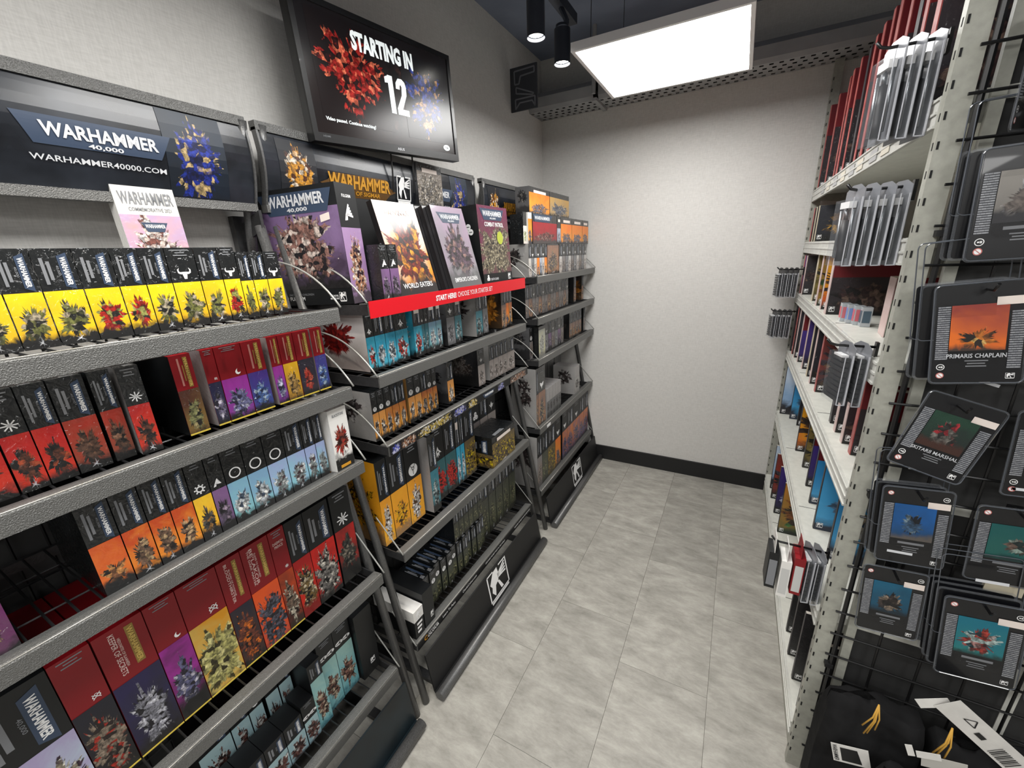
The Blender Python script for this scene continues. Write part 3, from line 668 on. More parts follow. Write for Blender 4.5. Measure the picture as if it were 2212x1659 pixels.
# ------------------------------------------------------------------ the three dark display racks on the west wall
TOPS = [1.486, 1.272, 1.047, 0.643, 0.238]
SHELF = ['top shelf', 'second shelf', 'third shelf', 'fourth shelf', 'bottom shelf']
XL = -.898                                       # front of the shelf lips
def post_x(z): return -1.19 + (1.72 - z) * .19
BACKM = plain('rear_shade_grey', S(58, 58, 58), .7)
PRINT = noisy('header_print', S(14, 16, 20), S(46, 50, 58), 9, .25, spec=.5)
TEALP = noisy('dark_teal_print', S(8, 12, 15), S(22, 34, 40), 7, .35)
BLUEA = art('header_blue_patch', S(20, 34, 50), S(16, 24, 34), S(16, 26, 80), S(32, 52, 150), S(196, 170, 120), K, gh=-.5, film=0, rx=.42, ry=.5, fs=70)
GOLDA = art('header_gold_patch', S(22, 24, 30), S(24, 26, 32), S(90, 50, 30), S(214, 150, 50), S(226, 210, 190), K, gh=-.5, film=0, rx=.42, ry=.5, fs=70)
SILVT = plain('silver_ink', S(206, 208, 212), .4)
def header_pt(t):                                # t 0 bottom .. 1 top, gently bowed outwards
    return (-1.192 + .018 * t + .016 * math.sin(math.pi * t), 1.757 + .19 * t)
def rack(ya, yb, label, left_post=True):
    t = thing('display_rack', label, 'shelving', (-1.0, (ya + yb) / 2, 0), 'dark display racks along the wall')
    # frame
    for y in (ya - .028, yb + .020):
        MB().tube([(post_x(1.70), y, 1.70), (post_x(.0), y, .002)], .0135, 12).build('post', TUBEM, t, smooth=True)
        MB().box((-1.285, y - .025, .0), (-1.262, y + .025, 1.73)).build('wall_upright', DARKM, t)
        MB().tube([(-1.25, y, 1.60), (-1.235, y, 1.68), (-1.222, y, 1.74), (-1.205, y, 1.82), (-1.186, y, 1.90), (-1.175, y, 1.955)], .0135, 12).build('header_post', TUBEM, t, smooth=True)
        MB().obox((-1.262, y - .004, 1.66), (.09, 0, .03), (0, .008, 0), (0, 0, .05)).build('post_bracket', DARKM, t)
        for z in TOPS[1:]: MB().tube([(-1.262, y, z - .02), (post_x(z - .02), y, z - .02)], .006, 6).build('cross_bar', WIREM, t)
    MB().box((-1.262, ya, .05), (-1.258, yb, 1.44)).build('rear_shade_sheet', BACKM, t)  # added sheet, darkness behind the shelves put into its grey
    g = MB()
    n = int((yb - ya) / .05)
    for i in range(n + 1):
        y = ya + (yb - ya) * i / n; g.tube([(-1.252, y, .06), (-1.252, y, 1.49)], .0025, 4, cap=False)
    for i in range(12): g.tube([(-1.2485, ya, .1 + i * .125), (-1.2485, yb, .1 + i * .125)], .0025, 4, cap=False)
    tag(g.build('back_grid', WIREM, t), kind='stuff')
    # shelves
    shelves = []
    for k, top in enumerate(TOPS):
        sh = MB(); 
        for y in (ya, yb - .003): sh.prism([(-1.24, y, top - .045), (XL - .006, y, top - .036), (XL - .006, y, top - .008), (-1.24, y, top - .008)], (0, .003, 0))
        sh.box((-1.245, ya, top - .03), (-1.235, yb, top - .008))
        s = sh.build('shelf', DARKM, t)
        h = .037
        prof = [(-.934, top - .008), (-.934, top - .004), (-.904, top), (-.8995, top - .0015), (XL, top - .0045), (XL, top - h), (-.903, top - h - .002), (-.903, top - .006)]
        MB().prism([(x, ya, z) for x, z in prof], (0, yb - ya, 0)).build('shelf_lip', HAMMER, s)
        MB().tube([(-.9005, ya + .001, top - .0012), (-.9005, yb - .001, top - .0012)], .0016, 8).build('lip_edge_glint', EDGEM, s, smooth=True)
        d = MB(); n = int((yb - ya) / .031)
        for i in range(1, n):
            y = ya + (yb - ya) * i / n; d.tube([(-1.235, y, top - .008), (-.934, y, top - .008)], .0021, 5, cap=False)
        for x in (-1.15, -1.0): d.tube([(x, ya, top - .0122), (x, yb, top - .0122)], .0021, 5, cap=False)
        tag(d.build('wire_deck', WIREM, s), kind='stuff')
        for y in (ya - .006, yb + .006):
            a = V((post_x(top + .12) + .004, y, top + .122)); c = V((XL + .002, y, top - .001)); 
            if k > 2: a = V((-1.0, y, top + .118))
            m = V((-.985 if k < 3 else -.955, y, top + (.112 if k < 3 else .068)))
            MB().tube([(1 - u) ** 2 * a + 2 * u * (1 - u) * m + u * u * c for u in [i / 10 for i in range(11)]], .0026, 6).build('side_guard', GUARDM, s, smooth=True)
        shelves.append(s)
    # header board
    hy0, hy1 = ya - .045, yb + .022
    hd = MB(); N = 10
    for i in range(N):
        (xa, za), (xb, zb) = header_pt(i / N), header_pt((i + 1) / N)
        hd.quad((xa, hy0, za), (xa, hy1, za), (xb, hy1, zb), (xb, hy0, zb)); hd.quad((xa - .012, hy1, za), (xa - .012, hy0, za), (xb - .012, hy0, zb), (xb - .012, hy1, zb))
        for y, sgn in ((hy0, 1), (hy1, -1)):
            q = [(xa - .012, y, za), (xa, y, za), (xb, y, zb), (xb - .012, y, zb)]; hd.quad(*(q if sgn > 0 else q[::-1]))
    H = hd.build('header_board', PRINT, t, smooth=False)
    for z0_, z1_, tt in ((1.94, 1.962, 1.0), (1.737, 1.757, 0.0)):
        x = header_pt(tt)[0]; MB().box((x - .02, hy0 - .004, z0_), (x + .006, hy1 + .004, z1_)).build('header_rail', HAMMER, H)
    for y in (hy0 - .004, hy1):
        e = MB()
        for i in range(N):
            (xa, za), (xb, zb) = header_pt(i / N), header_pt((i + 1) / N)
            e.obox((xa - .015, y, za), (.019, 0, 0), (0, .006, 0), (xb - xa, 0, zb - za))
        e.build('header_end_strip', TUBEM, H)
    def hpatch(name, m, y0_, y1_, t0, t1, off=.0012):
        q = MB(); n = 6
        for i in range(n):
            ta, tb = t0 + (t1 - t0) * i / n, t0 + (t1 - t0) * (i + 1) / n
            (xa, za), (xb, zb) = header_pt(ta), header_pt(tb)
            q.quad((xa + off, y0_, za), (xa + off, y1_, za), (xb + off, y1_, zb), (xb + off, y0_, zb), 0, ((0, i / n), (1, i / n), (1, (i + 1) / n), (0, (i + 1) / n)))
        return q.build(name, m, H)
    def htext(txt, y0_, y1_, t0, t1, m=WHITE, off=.003, bold=.02, slant=0):
        (xa, za), (xb, zb) = header_pt(t0), header_pt(t1)
        o = text(H, txt, (0, 0, 0), (0, y1_ - y0_, 0), (xb - xa, 0, zb - za), m, bold)
        b = BASE.get(H.name, V((0, 0, 0))); o.matrix_local = frame(V((xa + off, y0_, za)) - b, (0, y1_ - y0_, 0), (xb - xa, 0, zb - za))
    hpatch('picture_patch', GOLDA, hy0 + .045, hy0 + .165, .02, .92)
    L = hy0 + .20
    hpatch('picture_patch', BLUEA, hy1 - .195, hy1 - .065, .02, .95)
    gm = MB()                                        # spiked gold logo rim
    def hp(y, tt, off=.0042): x, z = header_pt(tt); return (x + off, y, z)
    gm.poly([hp(L - .03, .40), hp(L + .0, .36), hp(L + .02, .22), hp(L + .25, .24), hp(L + .27, .34), hp(L + .30, .40), hp(L + .27, .46), hp(L + .25, .60), hp(L + .02, .58), hp(L + .0, .46)])
    gm.build('logo_plate', plain('bronze_ink', S(92, 62, 22), .4), H)
    htext('WARHAMMER', L, L + .27, .36, .58, GOLD, .0062, .03)
    htext('AGE OF SIGMAR', L + .06, L + .22, .265, .335, GOLD, .0058, .02)
    htext('AGEOFSIGMAR.COM', L + .03, L + .26, .09, .15, SILVT, .0025, .01)
    em = emblem(H, 'hammer', (0, 0, 0), (0, 1, 0), (0, 0, 1)); b = BASE.get(H.name, V((0, 0, 0)))
    (xa, za), (xb, zb) = header_pt(.28), header_pt(.72); em.matrix_local = frame(V((xa + .0065, hy0 + .51, za)) - b, (0, .072, 0), (xb - xa, 0, zb - za))
    cy = hy1 - .318
    cy = hy1 - .301
    pl = MB()
    for i in range(8):
        ta, tb = .38 + .26 * i / 8, .38 + .26 * (i + 1) / 8; fa, fb = i / 8, (i + 1) / 8
        pl.quad(hp(cy - .105 - .02 * fa, ta, .0016), hp(cy + .095 + .025 * fa, ta, .0016), hp(cy + .095 + .025 * fb, tb, .0016), hp(cy - .105 - .02 * fb, tb, .0016))
    pl.build('logo_plate', PLATE, H)
    htext('WARHAMMER', cy - .092, cy + .092, .455, .585, SILVT, .0034, .03)
    htext('40,000', cy - .028, cy + .028, .385, .435, SILVT, .0034, .03)
    htext('WARHAMMER40000.COM', cy - .115, cy + .10, .235, .29, SILVT, .003, .012)
    # kick board, emblem and foot tube
    base = MB(); prof = [(-.868, .192), (-.842, .028), (-.836, .020), (-.842, .016), (-.848, .028), (-.874, .192)]
    base.prism([(x, ya + .004, z) for x, z in prof], (0, yb - ya - .008, 0))
    K_ = base.build('kick_board', TEALP if yb < 1 else BLACKP, t)
    b = BASE.get(K_.name, V((0, 0, 0))); cyy = (ya + yb) / 2 + .03
    emblem(K_, 'hammer', V((-.8435, cyy - .085, .047)) - b, (0, .165, 0), (-.0217, 0, .137))
    MB().tube([(-.818, ya, .0205), (-.818, yb, .0205)], .0195, 16).build('foot_tube', TUBEM, t, smooth=True)
    for y in (ya + .05, yb - .05): MB().box((-1.26, y - .015, .0), (-.83, y + .015, .018)).build('foot', DARKM, t)
    return t, shelves
R1, S1 = rack(-.28, .727, 'dark metal rack holding the yellow boxes on its top shelf')
R2, S2 = rack(.828, 1.808, 'dark metal rack with a red strip along its top shelf')
R3, S3 = rack(1.955, 2.925, 'dark metal rack in the corner by the end wall')
# red promotional strip, printed strips
def strip_of(shelf, name, m, y0, y1, z0, z1, x=XL):
    return MB().box((x, y0, z0), (x + .0015, y1, z1)).build(name, m, shelf)
REDS = plain('red_strip', S(206, 14, 30), .4)
rs = strip_of(S2[0], 'promo_strip', REDS, .828, 1.808, 1.441, 1.489)
def lip_text(shelf, txt, y0, y1, z0, z1, m=WHITE, bold=.01, x=XL + .0022):
    b = BASE.get(shelf.name, V((0, 0, 0))); return text(shelf, txt, V((x, y0, z0)) - b, (0, y1 - y0, 0), (0, 0, z1 - z0), m, bold)
lip_text(S2[0], 'START HERE!', 1.125, 1.243, 1.456, 1.475, bold=.035)
lip_text(S2[0], 'CHOOSE YOUR STARTER SET', 1.252, 1.50, 1.457, 1.475, bold=.0)
ps = strip_of(S2[2], 'print_strip', BLACKP, .83, 1.806, 1.012, 1.044)
A_ST1 = art('strip_blue', S(20, 22, 30), S(24, 26, 34), S(70, 80, 190), S(190, 190, 220), S(60, 60, 110), K, gh=-.5, film=.3, rx=.5, ry=.6, fs=110)
A_ST2 = art('strip_gold', S(24, 22, 22), S(30, 26, 24), S(40, 34, 30), S(206, 180, 90), S(220, 216, 210), K, gh=-.5, film=.3, rx=.6, ry=.7, fs=130)
A_ST3 = art('strip_rust', S(40, 30, 28), S(40, 34, 30), S(60, 40, 36), S(160, 110, 80), S(210, 200, 190), K, gh=-.5, film=.3, rx=.6, ry=.7, fs=130)
for m, a, b_ in ((A_ST1, .835, .875), (A_ST3, .88, .95), (A_ST2, .96, 1.15), (A_ST1, 1.165, 1.255), (A_ST2, 1.265, 1.33), (A_ST1, 1.50, 1.56), (A_ST3, 1.62, 1.79)):
    q = MB(); q.quad((XL + .0022, a, 1.013), (XL + .0022, b_, 1.013), (XL + .0022, b_, 1.043), (XL + .0022, a, 1.043)); q.build('picture_patch', m, S2[2])
q = MB(); q.poly([(XL + .0022, 1.39, 1.018), (XL + .0022, 1.45, 1.018), (XL + .0022, 1.475, 1.036), (XL + .0022, 1.375, 1.036)]); q.build('logo_plate', PLATE, S2[2])
lip_text(S2[2], 'WARHAMMER', 1.39, 1.462, 1.024, 1.034, x=XL + .003, bold=.03)
strip_of(S2[4], 'print_strip', BLACKINK, .83, 1.806, .204, .234)
lip_text(S2[4], 'C', .866, .884, .211, .231, GOLD, .03); lip_text(S2[4], 'OLOUR', .886, .955, .211, .223, bold=.03); lip_text(S2[4], 'CITADEL', .89, .95, .225, .231)
lip_text(S2[4], 'Learn To Paint', .98, 1.066, .215, .227)
lip_text(S2[4], 'CitadelColour.com', 1.12, 1.23, .215, .227)
for a in (1.308, 1.60): lip_text(S2[4], 'DISCOVER THE BEST PAINT IN THE WORLD', a, a + .185, .216, .225, bold=.02)
strip_of(S3[3], 'price_label', WHITE, 2.05, 2.10, .612, .628)

# ------------------------------------------------------------------ boxes on the racks
RN = ('yellow-box rack', 'red-strip rack', 'corner rack')
Z = [z - .0055 for z in TOPS]
B = 'black box with yellow art and '
yl = [.10, .148, .199, .243, .293, .342, .383, .426, .477, .522, .558, .587, .621, .659]
tt = ['v', 'v', 'v', 'v', 'v', 'v', 'v', 'e:bull', 'v', 'e:bull', 'v', 'v', 'e:bull']
pp = [A_YEL, A_YEL, A_YEL, A_YEL, A_YRED, A_YRED, A_YEL, A_YEL, A_YEL, A_YRED, A_YEL, A_YEL, A_YEL]
run([(yl[i], yl[i + 1], pp[i], tt[i], B + ('bull head' if 'bull' in tt[i] else 'upright lettering'), {'h': .147} if i > 9 else {}) for i in range(13)], SHELF[0], RN[0], Z[0], -1.0, .14, .157)
mg = carton(.440, .556, Z[0], .292, -1.165, .03, art('art_snow_scene', S(176, 150, 180), S(200, 150, 140), S(120, 70, 60), S(220, 200, 190), S(236, 230, 230), S(226, 222, 224), gh=.4, film=.4, rx=.42, ry=.3, cy=.66), None, band=.2, body=WHITEB, lean=math.radians(4), name='souvenir_box')
tag(mg, 'pale pink souvenir box with white top band standing behind yellow boxes', 'box')
text(mg, 'WARHAMMER', (.001, .008, .255), (0, .10, 0), (0, 0, .026), GREYINK, .02); text(mg, 'COMMEMORATIVE 2021', (.001, .02, .241), (0, .08, 0), (0, 0, .008), GREYINK, .01)
q = MB(); q.poly([(.0012, .042, .198), (.0012, .074, .198), (.0012, .084, .218), (.0012, .034, .218)]); q.build('logo_plate', PLATE, mg, local=True)
text(mg, 'WARHAMMER', (.0018, .04, .206), (0, .038, 0), (0, 0, .008), WHITE, .02)
# second shelf
r = 'black box with red art'; a = 'red box with '
run([(.03, .128, A_RED, 'v', r + ' and upright lettering'), (.129, .163, A_RED, 'e:star', r + ' and white star'), (.163, .198, A_RED, 'v', 'black box, red art, beside starred box'), (.1985, .243, A_REDD, 'v', 'wide black box with dull red art'),
     (.247, .278, A_REDD, 'v', 'slim black box with rusty art'), (.281, .314, A_RED, 'e:star', 'turned black box with white star', {'yaw': -.12, 'xf': -.95, 'side': GREYB}),
     (.366, .405, A_MUD, 'a', a + 'brown and olive art', {'body': REDB, 'xf': -.962, 'bottom_edge': True, 'side': BODYP}), (.422, .448, A_NAVY, 'r:knot', a + 'pale figures on navy', {'body': REDB, 'side': GREYB, 'bottom_edge': True}), (.448, .504, A_MAG, 'r:flame', a + 'white flame and magenta art', {'body': REDB, 'bottom_edge': True}),  # brown-art box: shade of the gap put into its black side
     (.504, .551, A_INDI, 'a', a + 'indigo art', {'body': REDB, 'bottom_edge': True}), (.563, .590, A_MAG, 'a', a + 'slim magenta art', {'body': REDB, 'side': GREYB, 'bottom_edge': True}), (.590, .630, A_GOLDB, 'a', a + 'bronze art', {'body': REDB, 'bottom_edge': True}),
     (.630, .676, A_IMP, 'a', a + 'red shapes on navy', {'body': REDB, 'bottom_edge': True}), (.678, .714, A_INDI, 'a', a + 'blue art', {'body': REDB, 'side': GREYB, 'bottom_edge': True})],
    SHELF[1], RN[0], Z[1], -.963, .2, .168)
# third shelf
r = 'black box with '
run([(-.06, .0, A_PLUM, 'v', r + 'plum and bone art', {'band': .3}), (.001, .062, A_PLUM, 'v', r + 'plum art beside the gap', {'band': .3}), (.165, .210, A_ORAR, 'v', r + 'burnt orange art', {'side': BODY}), (.210, .251, A_ORA, 'v', r + 'orange art, lettered'), (.251, .287, A_ORA, 'v', r + 'bright orange art'), (.287, .326, A_ORA, 'v', r + 'orange and brown art'),
     (.326, .362, A_GEAR, 'e:gear', r + 'gold art and gear emblem'), (.362, .393, A_VIO, 'e:wing', r + 'violet art and wing emblem'), (.393, .437, A_ICE, 'e:ring', r + 'icy art and white ring'), (.437, .484, A_ICE, 'e:ring', r + 'pale figures and white ring'), (.484, .533, A_ICE2, 'e:ring', r + 'lilac art and white ring'),
     (.533, .582, A_ICE2, 'v', r + 'lilac art, lettered'), (.582, .614, A_ICE2, 'v', 'slim black box with lilac art'), (.614, .642, A_ICE2, 'v', 'narrow black box with pale lilac art')], SHELF[2], RN[0], Z[2], -.935, .2, .185, band=.45)
wb = carton(.648, .708, Z[2], .182, -.912, .17, art('art_white_red', S(226, 224, 220), S(222, 220, 216), S(70, 30, 26), S(140, 60, 44), S(170, 40, 32), S(20, 20, 20), gh=.28, film=.3, rx=.4, ry=.32, cy=.58), None, band=.16, body=WHITEB, name='figure_box')
tag(wb, 'white box with dark red mass printed on front, at end of icy boxes', 'box')
text(wb, 'BLACKSTONE', (.001, .012, .160), (0, .036, 0), (0, 0, .008), GREYINK, .02)
q = MB(); q.box((.0002, .014, .010), (.0012, .046, .018)); q.build('yellow_label', GOLD, wb, local=True)
# fourth shelf
RB = {'body': REDB, 'bottom_edge': True}
run([(-.13, -.032, A_EMB, 'v', 'black box at the cut edge', {'body': BODYP}), (-.03, .072, A_LILAC, 'v', 'wide black box with lilac art', {'body': BODYP, 'band': .45}), (.072, .129, A_BEAST, 'r:knot', 'red box with dark beast art', {**RB, 'band': .40}),
     (.130, .207, A_KEEP, 't:HEDONITES OF SLAANESH|KEEPER OF SECRETS', 'wide red box lettered over navy art', {**RB, 'band': .40}), (.207, .263, A_MAGD, 'r:flame', 'red box with magenta dragon-coloured art', {**RB, 'band': .36}), (.263, .343, A_NURG, 'r:knot', 'wide red box with yellow olive art', {**RB, 'band': .36}),
     (.343, .397, A_EMB, 't:BLADES OF KHORNE|BLOODTHIRSTER', 'red box lettered over ember art', {**RB, 'band': .44}), (.397, .465, A_DRAKE, "t:SLAVES TO DARKNESS|BE'LAKOR|THE DARK MASTER", 'red box with three lines over orange art', {**RB, 'band': .42}), (.465, .508, A_HALB, 'r:wheel', 'slim red box with eight-spoked wheel', {**RB, 'band': .42}),
     (.508, .562, A_SCAR, 'v', 'black box with scarlet and olive art', {'body': BODYP, 'band': .40}), (.562, .642, A_SCAR2, 'v', 'wide black box with scarlet and white art', {'body': BODYP, 'band': .40}), (.646, .716, A_SOOT, 'e:star', 'black box with star and sooty art', {'body': BODYP, 'band': .40})],
    SHELF[3], RN[0], Z[3], -.977, .24, .312)
o_h = [o for o in bpy.data.objects if o.get('label', '').startswith('slim red box with eight')][0]
text(o_h, 'DAEMON', (.001, .006, .270), (0, .028, 0), (0, 0, .008), plain('rose_white_ink', S(214, 190, 184))); text(o_h, 'PRINCE', (.001, .009, .259), (0, .022, 0), (0, 0, .008), plain('rose_white_ink', S(214, 190, 184)))
# bottom shelf
ent = [(.10 + .055 * i, .155 + .055 * i, A_SEAS, 'v', 'small black and teal box in front row', {'h': .135, 'xf': -.97, 'depth': .07, 'body': BODYP}) for i in range(6)]
ent += [(.431, .474, A_SEAS, 'e:twin', 'small black box with twin-disc emblem', {'h': .15, 'xf': -.97, 'depth': .07, 'body': BODYP}), (.475, .520, A_SEA, 'v', 'tall slim box with seafoam art', {'h': .25, 'xf': -.975, 'body': BODYP, 'band': .25}),
        (.520, .578, A_SEA, 'e:twin', 'tall box with twin discs and seafoam art', {'h': .27, 'xf': -.99, 'body': BODYP, 'band': .30}), (.579, .642, A_SEA, 'e:twin', 'tall box with twin discs near black carton', {'h': .27, 'xf': -.992, 'body': BODYP, 'band': .30}),
        (.645, .718, None, None, 'plain black carton', {'h': .27, 'xf': -.972, 'body': BODYP})]
ent += [(y0, y1, A_SEAS, ti, 'pale box standing in the back row', {'h': .262, 'xf': -1.06, 'depth': .15, 'body': BODYP, 'band': .30}) for y0, y1, ti in ((.22, .297, 'v'), (.298, .345, 'v'), (.346, .384, 'e:flame'), (.392, .430, None), (.432, .470, 'v'))]
run(ent, SHELF[4], RN[0], Z[4], -.98, .2, .2)
o_h = [o for o in bpy.data.objects if o.get('label', '').startswith('plain black carton')][0]; emblem(o_h, 'hammer', (.001, .035, .04), (0, .018, 0), (0, 0, .02))

# ---- red-strip rack, top shelf: large boxes and books shown face on
fb = MB(); W, D, Hh = .082, .29, .318
fb.box((-D, 0, 0), (0, W, Hh))
f = link('large_kit_box', fb.mesh('large_kit_box', [BODYP])); f.location = (-.957, .832, Z[0] + .001); f.rotation_euler = (0, math.radians(-1.5), math.radians(10.5))
tag(f, 'tall black box with purple art turned to show its big face, lettered FULGRIM', 'box', 'large face-on items on the red-strip shelf')
q = MB(); q.quad((-D, -.0006, .045), (0, -.0006, .045), (0, -.0006, .262), (-D, -.0006, .262)); q.build('art_panel', art('art_purple_face', S(120, 96, 136), S(60, 46, 66), S(26, 22, 28), S(150, 110, 100), S(216, 200, 190), S(24, 22, 24), gh=.14, film=.35, rx=.42, ry=.46, cy=.52, fs=60, amp=1.9), f, local=True)
q = MB(); q.quad((.0006, 0, .0), (.0006, W, 0), (.0006, W, .205), (.0006, 0, .205)); q.build('spine_art', A_LIONS, f, local=True)
q = MB(); q.poly([(-.235, -.0012, .250), (-.035, -.0012, .250), (-.012, -.0012, .306), (-.272, -.0012, .306)]); q.build('logo_plate', PLATE, f, local=True)
text(f, 'WARHAMMER', (-.235, -.0018, .270), (.195, 0, 0), (0, 0, .030), SILVT, .03); text(f, '40,000', (-.17, -.0018, .254), (.07, 0, 0), (0, 0, .012), SILVT, .03)
text(f, "EMPEROR'S CHILDREN", (-.225, -.001, .028), (.09, 0, 0), (0, 0, .006), GREYINK); text(f, 'FULGRIM', (-.225, -.001, .014), (.055, 0, 0), (0, 0, .011), WHITE)
emblem(f, 'wing', (-.245, -.001, .014), (.016, 0, 0), (0, 0, .024)); emblem(f, 'hammer', (-.045, -.001, .010), (.022, 0, 0), (0, 0, .024))
text(f, 'CITADEL', (-.078, -.001, .022), (.03, 0, 0), (0, 0, .005)); text(f, 'MINIATURE', (-.078, -.001, .014), (.03, 0, 0), (0, 0, .005))
emblem(f, 'wing', (.001, .020, .222), (0, .042, 0), (0, 0, .046)); text(f, 'FULGRIM', (.001, .022, .283), (0, .036, 0), (0, 0, .008))
q = MB(); q.quad((-.062, -.0018, .222), (-.030, -.0018, .228), (-.030, -.0018, .246), (-.062, -.0018, .240)); q.build('price_sticker', STICKER, f, local=True)
G = 'large face-on items on the red-strip shelf'
for i, (a, b_, lb) in enumerate(((.917, .953, 'small black and violet winged box beside the big purple box'), (.954, .992, 'small black and violet winged box beside the hardback with fiery cover'))):
    o = carton(a, b_, Z[0], .160, -.925, .1, A_VIO, 'e:wing', body=BODY); tag(o, lb, 'box', G)
for a, b_, h, pal, x, lb in ((.94, 1.04, .325, A_FIRE, -1.13, 'black and orange starred box behind the small winged boxes'), (1.06, 1.25, .318, None, -1.165, 'plain black box standing behind the fiery hardback'), (1.35, 1.53, .318, None, -1.15, 'plain black box standing behind the grey-violet hardback')):
    o = carton(a, b_, Z[0], h, x, .10, pal, 'e:star' if pal else None, body=BODYP, band=.46); tag(o, lb, 'box', G)
def hardback(y0, y1, z, h, xf, th, lean, mat, label, title, cat='book', ptext=(), spine_side=True, group=None):
    w = y1 - y0
    o = link('hardback_book', MB().box((-th, 0, 0), (0, w, h)).mesh('hardback_book', [plain('book_boards', S(34, 32, 34), .4, coat=.4)]))
    o.location = (xf, y0, z + .001); o.rotation_euler = (0, -lean, 0); tag(o, label, cat, group or G)
    pg = MB(); pg.box((-th + .002, w - .0008, .003), (-.002, w + .0006, h - .003)); pg.box((-th + .002, .004, h - .001), (-.002, w - .002, h + .0004)); pg.build('page_block', plain('page_edges', S(206, 200, 190), .8), o, local=True)
    if mat:
        q = MB(); q.quad((.0006, .0, 0), (.0006, w, 0), (.0006, w, h), (.0006, 0, h)); q.build('cover_art', mat, o, local=True)
    if title: text(o, title, (.0014, w * .12, h * .075), (0, w * .76, 0), (0, 0, h * .055), WHITE, .01)
    for t_, y_, zz_, ww_, hh_ in ptext: text(o, t_, (.002, w * y_, h * zz_), (0, w * ww_, 0), (0, 0, h * hh_), SILVT, .025)
    return o
A_WE = art('cover_fire', S(206, 200, 196), S(226, 140, 20), S(40, 24, 18), S(130, 40, 24), S(226, 150, 30), S(34, 30, 30), gh=.16, film=0, rx=.5, ry=.42, fs=45)  # pale top colour stands in for white glare on the cover
A_EC = art('cover_violet_grey', S(150, 130, 150), S(120, 122, 122), S(44, 38, 42), S(90, 70, 84), S(150, 116, 110), S(84, 84, 86), gh=.2, film=0, rx=.42, ry=.42, fs=45)
for m in (A_WE, A_EC): m.node_tree.nodes['Principled BSDF'].inputs['Coat Weight'].default_value = .9; m.node_tree.nodes['Principled BSDF'].inputs['Coat Roughness'].default_value = .12
LN = math.radians(15)
o = hardback(1.012, 1.205, Z[0], .305, -.945, .022, LN, A_WE, 'hardback with fiery cover lettered WORLD EATERS leaning back', 'WORLD EATERS', ptext=(('WARHAMMER', .2, .86, .6, .06),))
o = hardback(1.288, 1.49, Z[0], .31, -.938, .020, LN, A_EC, "front hardback with grey and violet cover lettered EMPEROR'S CHILDREN", "EMPEROR'S CHILDREN")
q = MB(); q.poly([(.0012, .05, .248), (.0012, .155, .248), (.0012, .180, .287), (.0012, .025, .287)]); q.build('logo_plate', PLATE, o, local=True)
text(o, 'WARHAMMER', (.002, .042, .262), (0, .122, 0), (0, 0, .018), SILVT, .03); text(o, '40,000', (.002, .082, .251), (0, .042, 0), (0, 0, .008), SILVT, .02)
for i in (1, 2):
    hardback(1.285 - .014 * i, 1.486 - .014 * i, Z[0], .308, -.938 - .0225 * i, .020, LN, None, ('second', 'third')[i - 1] + ' hardback in the stack behind the grey-violet cover, spine showing', None)
cp = carton(1.545, 1.815, Z[0], .32, -.962, .10, art('cover_purple_horde', S(96, 30, 62), S(90, 60, 60), S(40, 34, 32), S(110, 100, 80), S(176, 166, 140), S(40, 34, 36), gh=.08, film=.3, rx=.6, ry=.36, cy=.42), None, band=.0, body=BODYP, lean=math.radians(3.5), name='large_kit_box')
cp.scale = (1, .955, 1)
tag(cp, 'wide black box lettered COMBAT PATROL with purple and brown art', 'box', G)
q = MB(); q.poly([(.0012, .05, .262), (.0012, .205, .262), (.0012, .235, .308), (.0012, .02, .308)]); q.build('logo_plate', PLATE, cp, local=True)
text(cp, 'WARHAMMER', (.002, .042, .278), (0, .17, 0), (0, 0, .022), SILVT, .03); text(cp, '40,000', (.002, .10, .265), (0, .055, 0), (0, 0, .009), SILVT, .02); text(cp, 'COMBAT PATROL', (.002, .05, .236), (0, .17, 0), (0, 0, .018), WHITE, .015)
q = MB(); q.poly([(.0015, .18 + .028 * math.cos(i * math.pi / 6), .19 + .028 * math.sin(i * math.pi / 6)) for i in range(12)]); q.build('round_sticker', plain('lime_sticker', S(160, 170, 60), .5), cp, local=True)
q = MB(); q.quad((.0015, .0, .0), (.0015, .268, 0), (.0015, .268, .04), (.0015, 0, .04)); q.build('foot_band', BODYP, cp, local=True)
text(cp, 'DEATH GUARD', (.002, .06, .010), (0, .07, 0), (0, 0, .010), SILVT); emblem(cp, 'lobes', (.002, .025, .008), (0, .028, 0), (0, 0, .028)); emblem(cp, 'hammer', (.002, .225, .010), (0, .025, 0), (0, 0, .024))
emblem(cp, 'lobes', (-.075, -.001, .20), (.05, 0, 0), (0, 0, .05))
hb = carton(1.40, 1.56, Z[0] + .319, .155, -1.155, .09, art('art_bone_horde', S(120, 110, 100), S(110, 104, 96), S(60, 52, 46), S(120, 110, 96), S(180, 170, 156), film=.7, gh=.06, rx=.6, ry=.6), None, band=.18, body=BODY, side=A_BACKD, sticker=True)
tag(hb, 'film-wrapped box with bone-coloured art standing high against the header board', 'box', G)

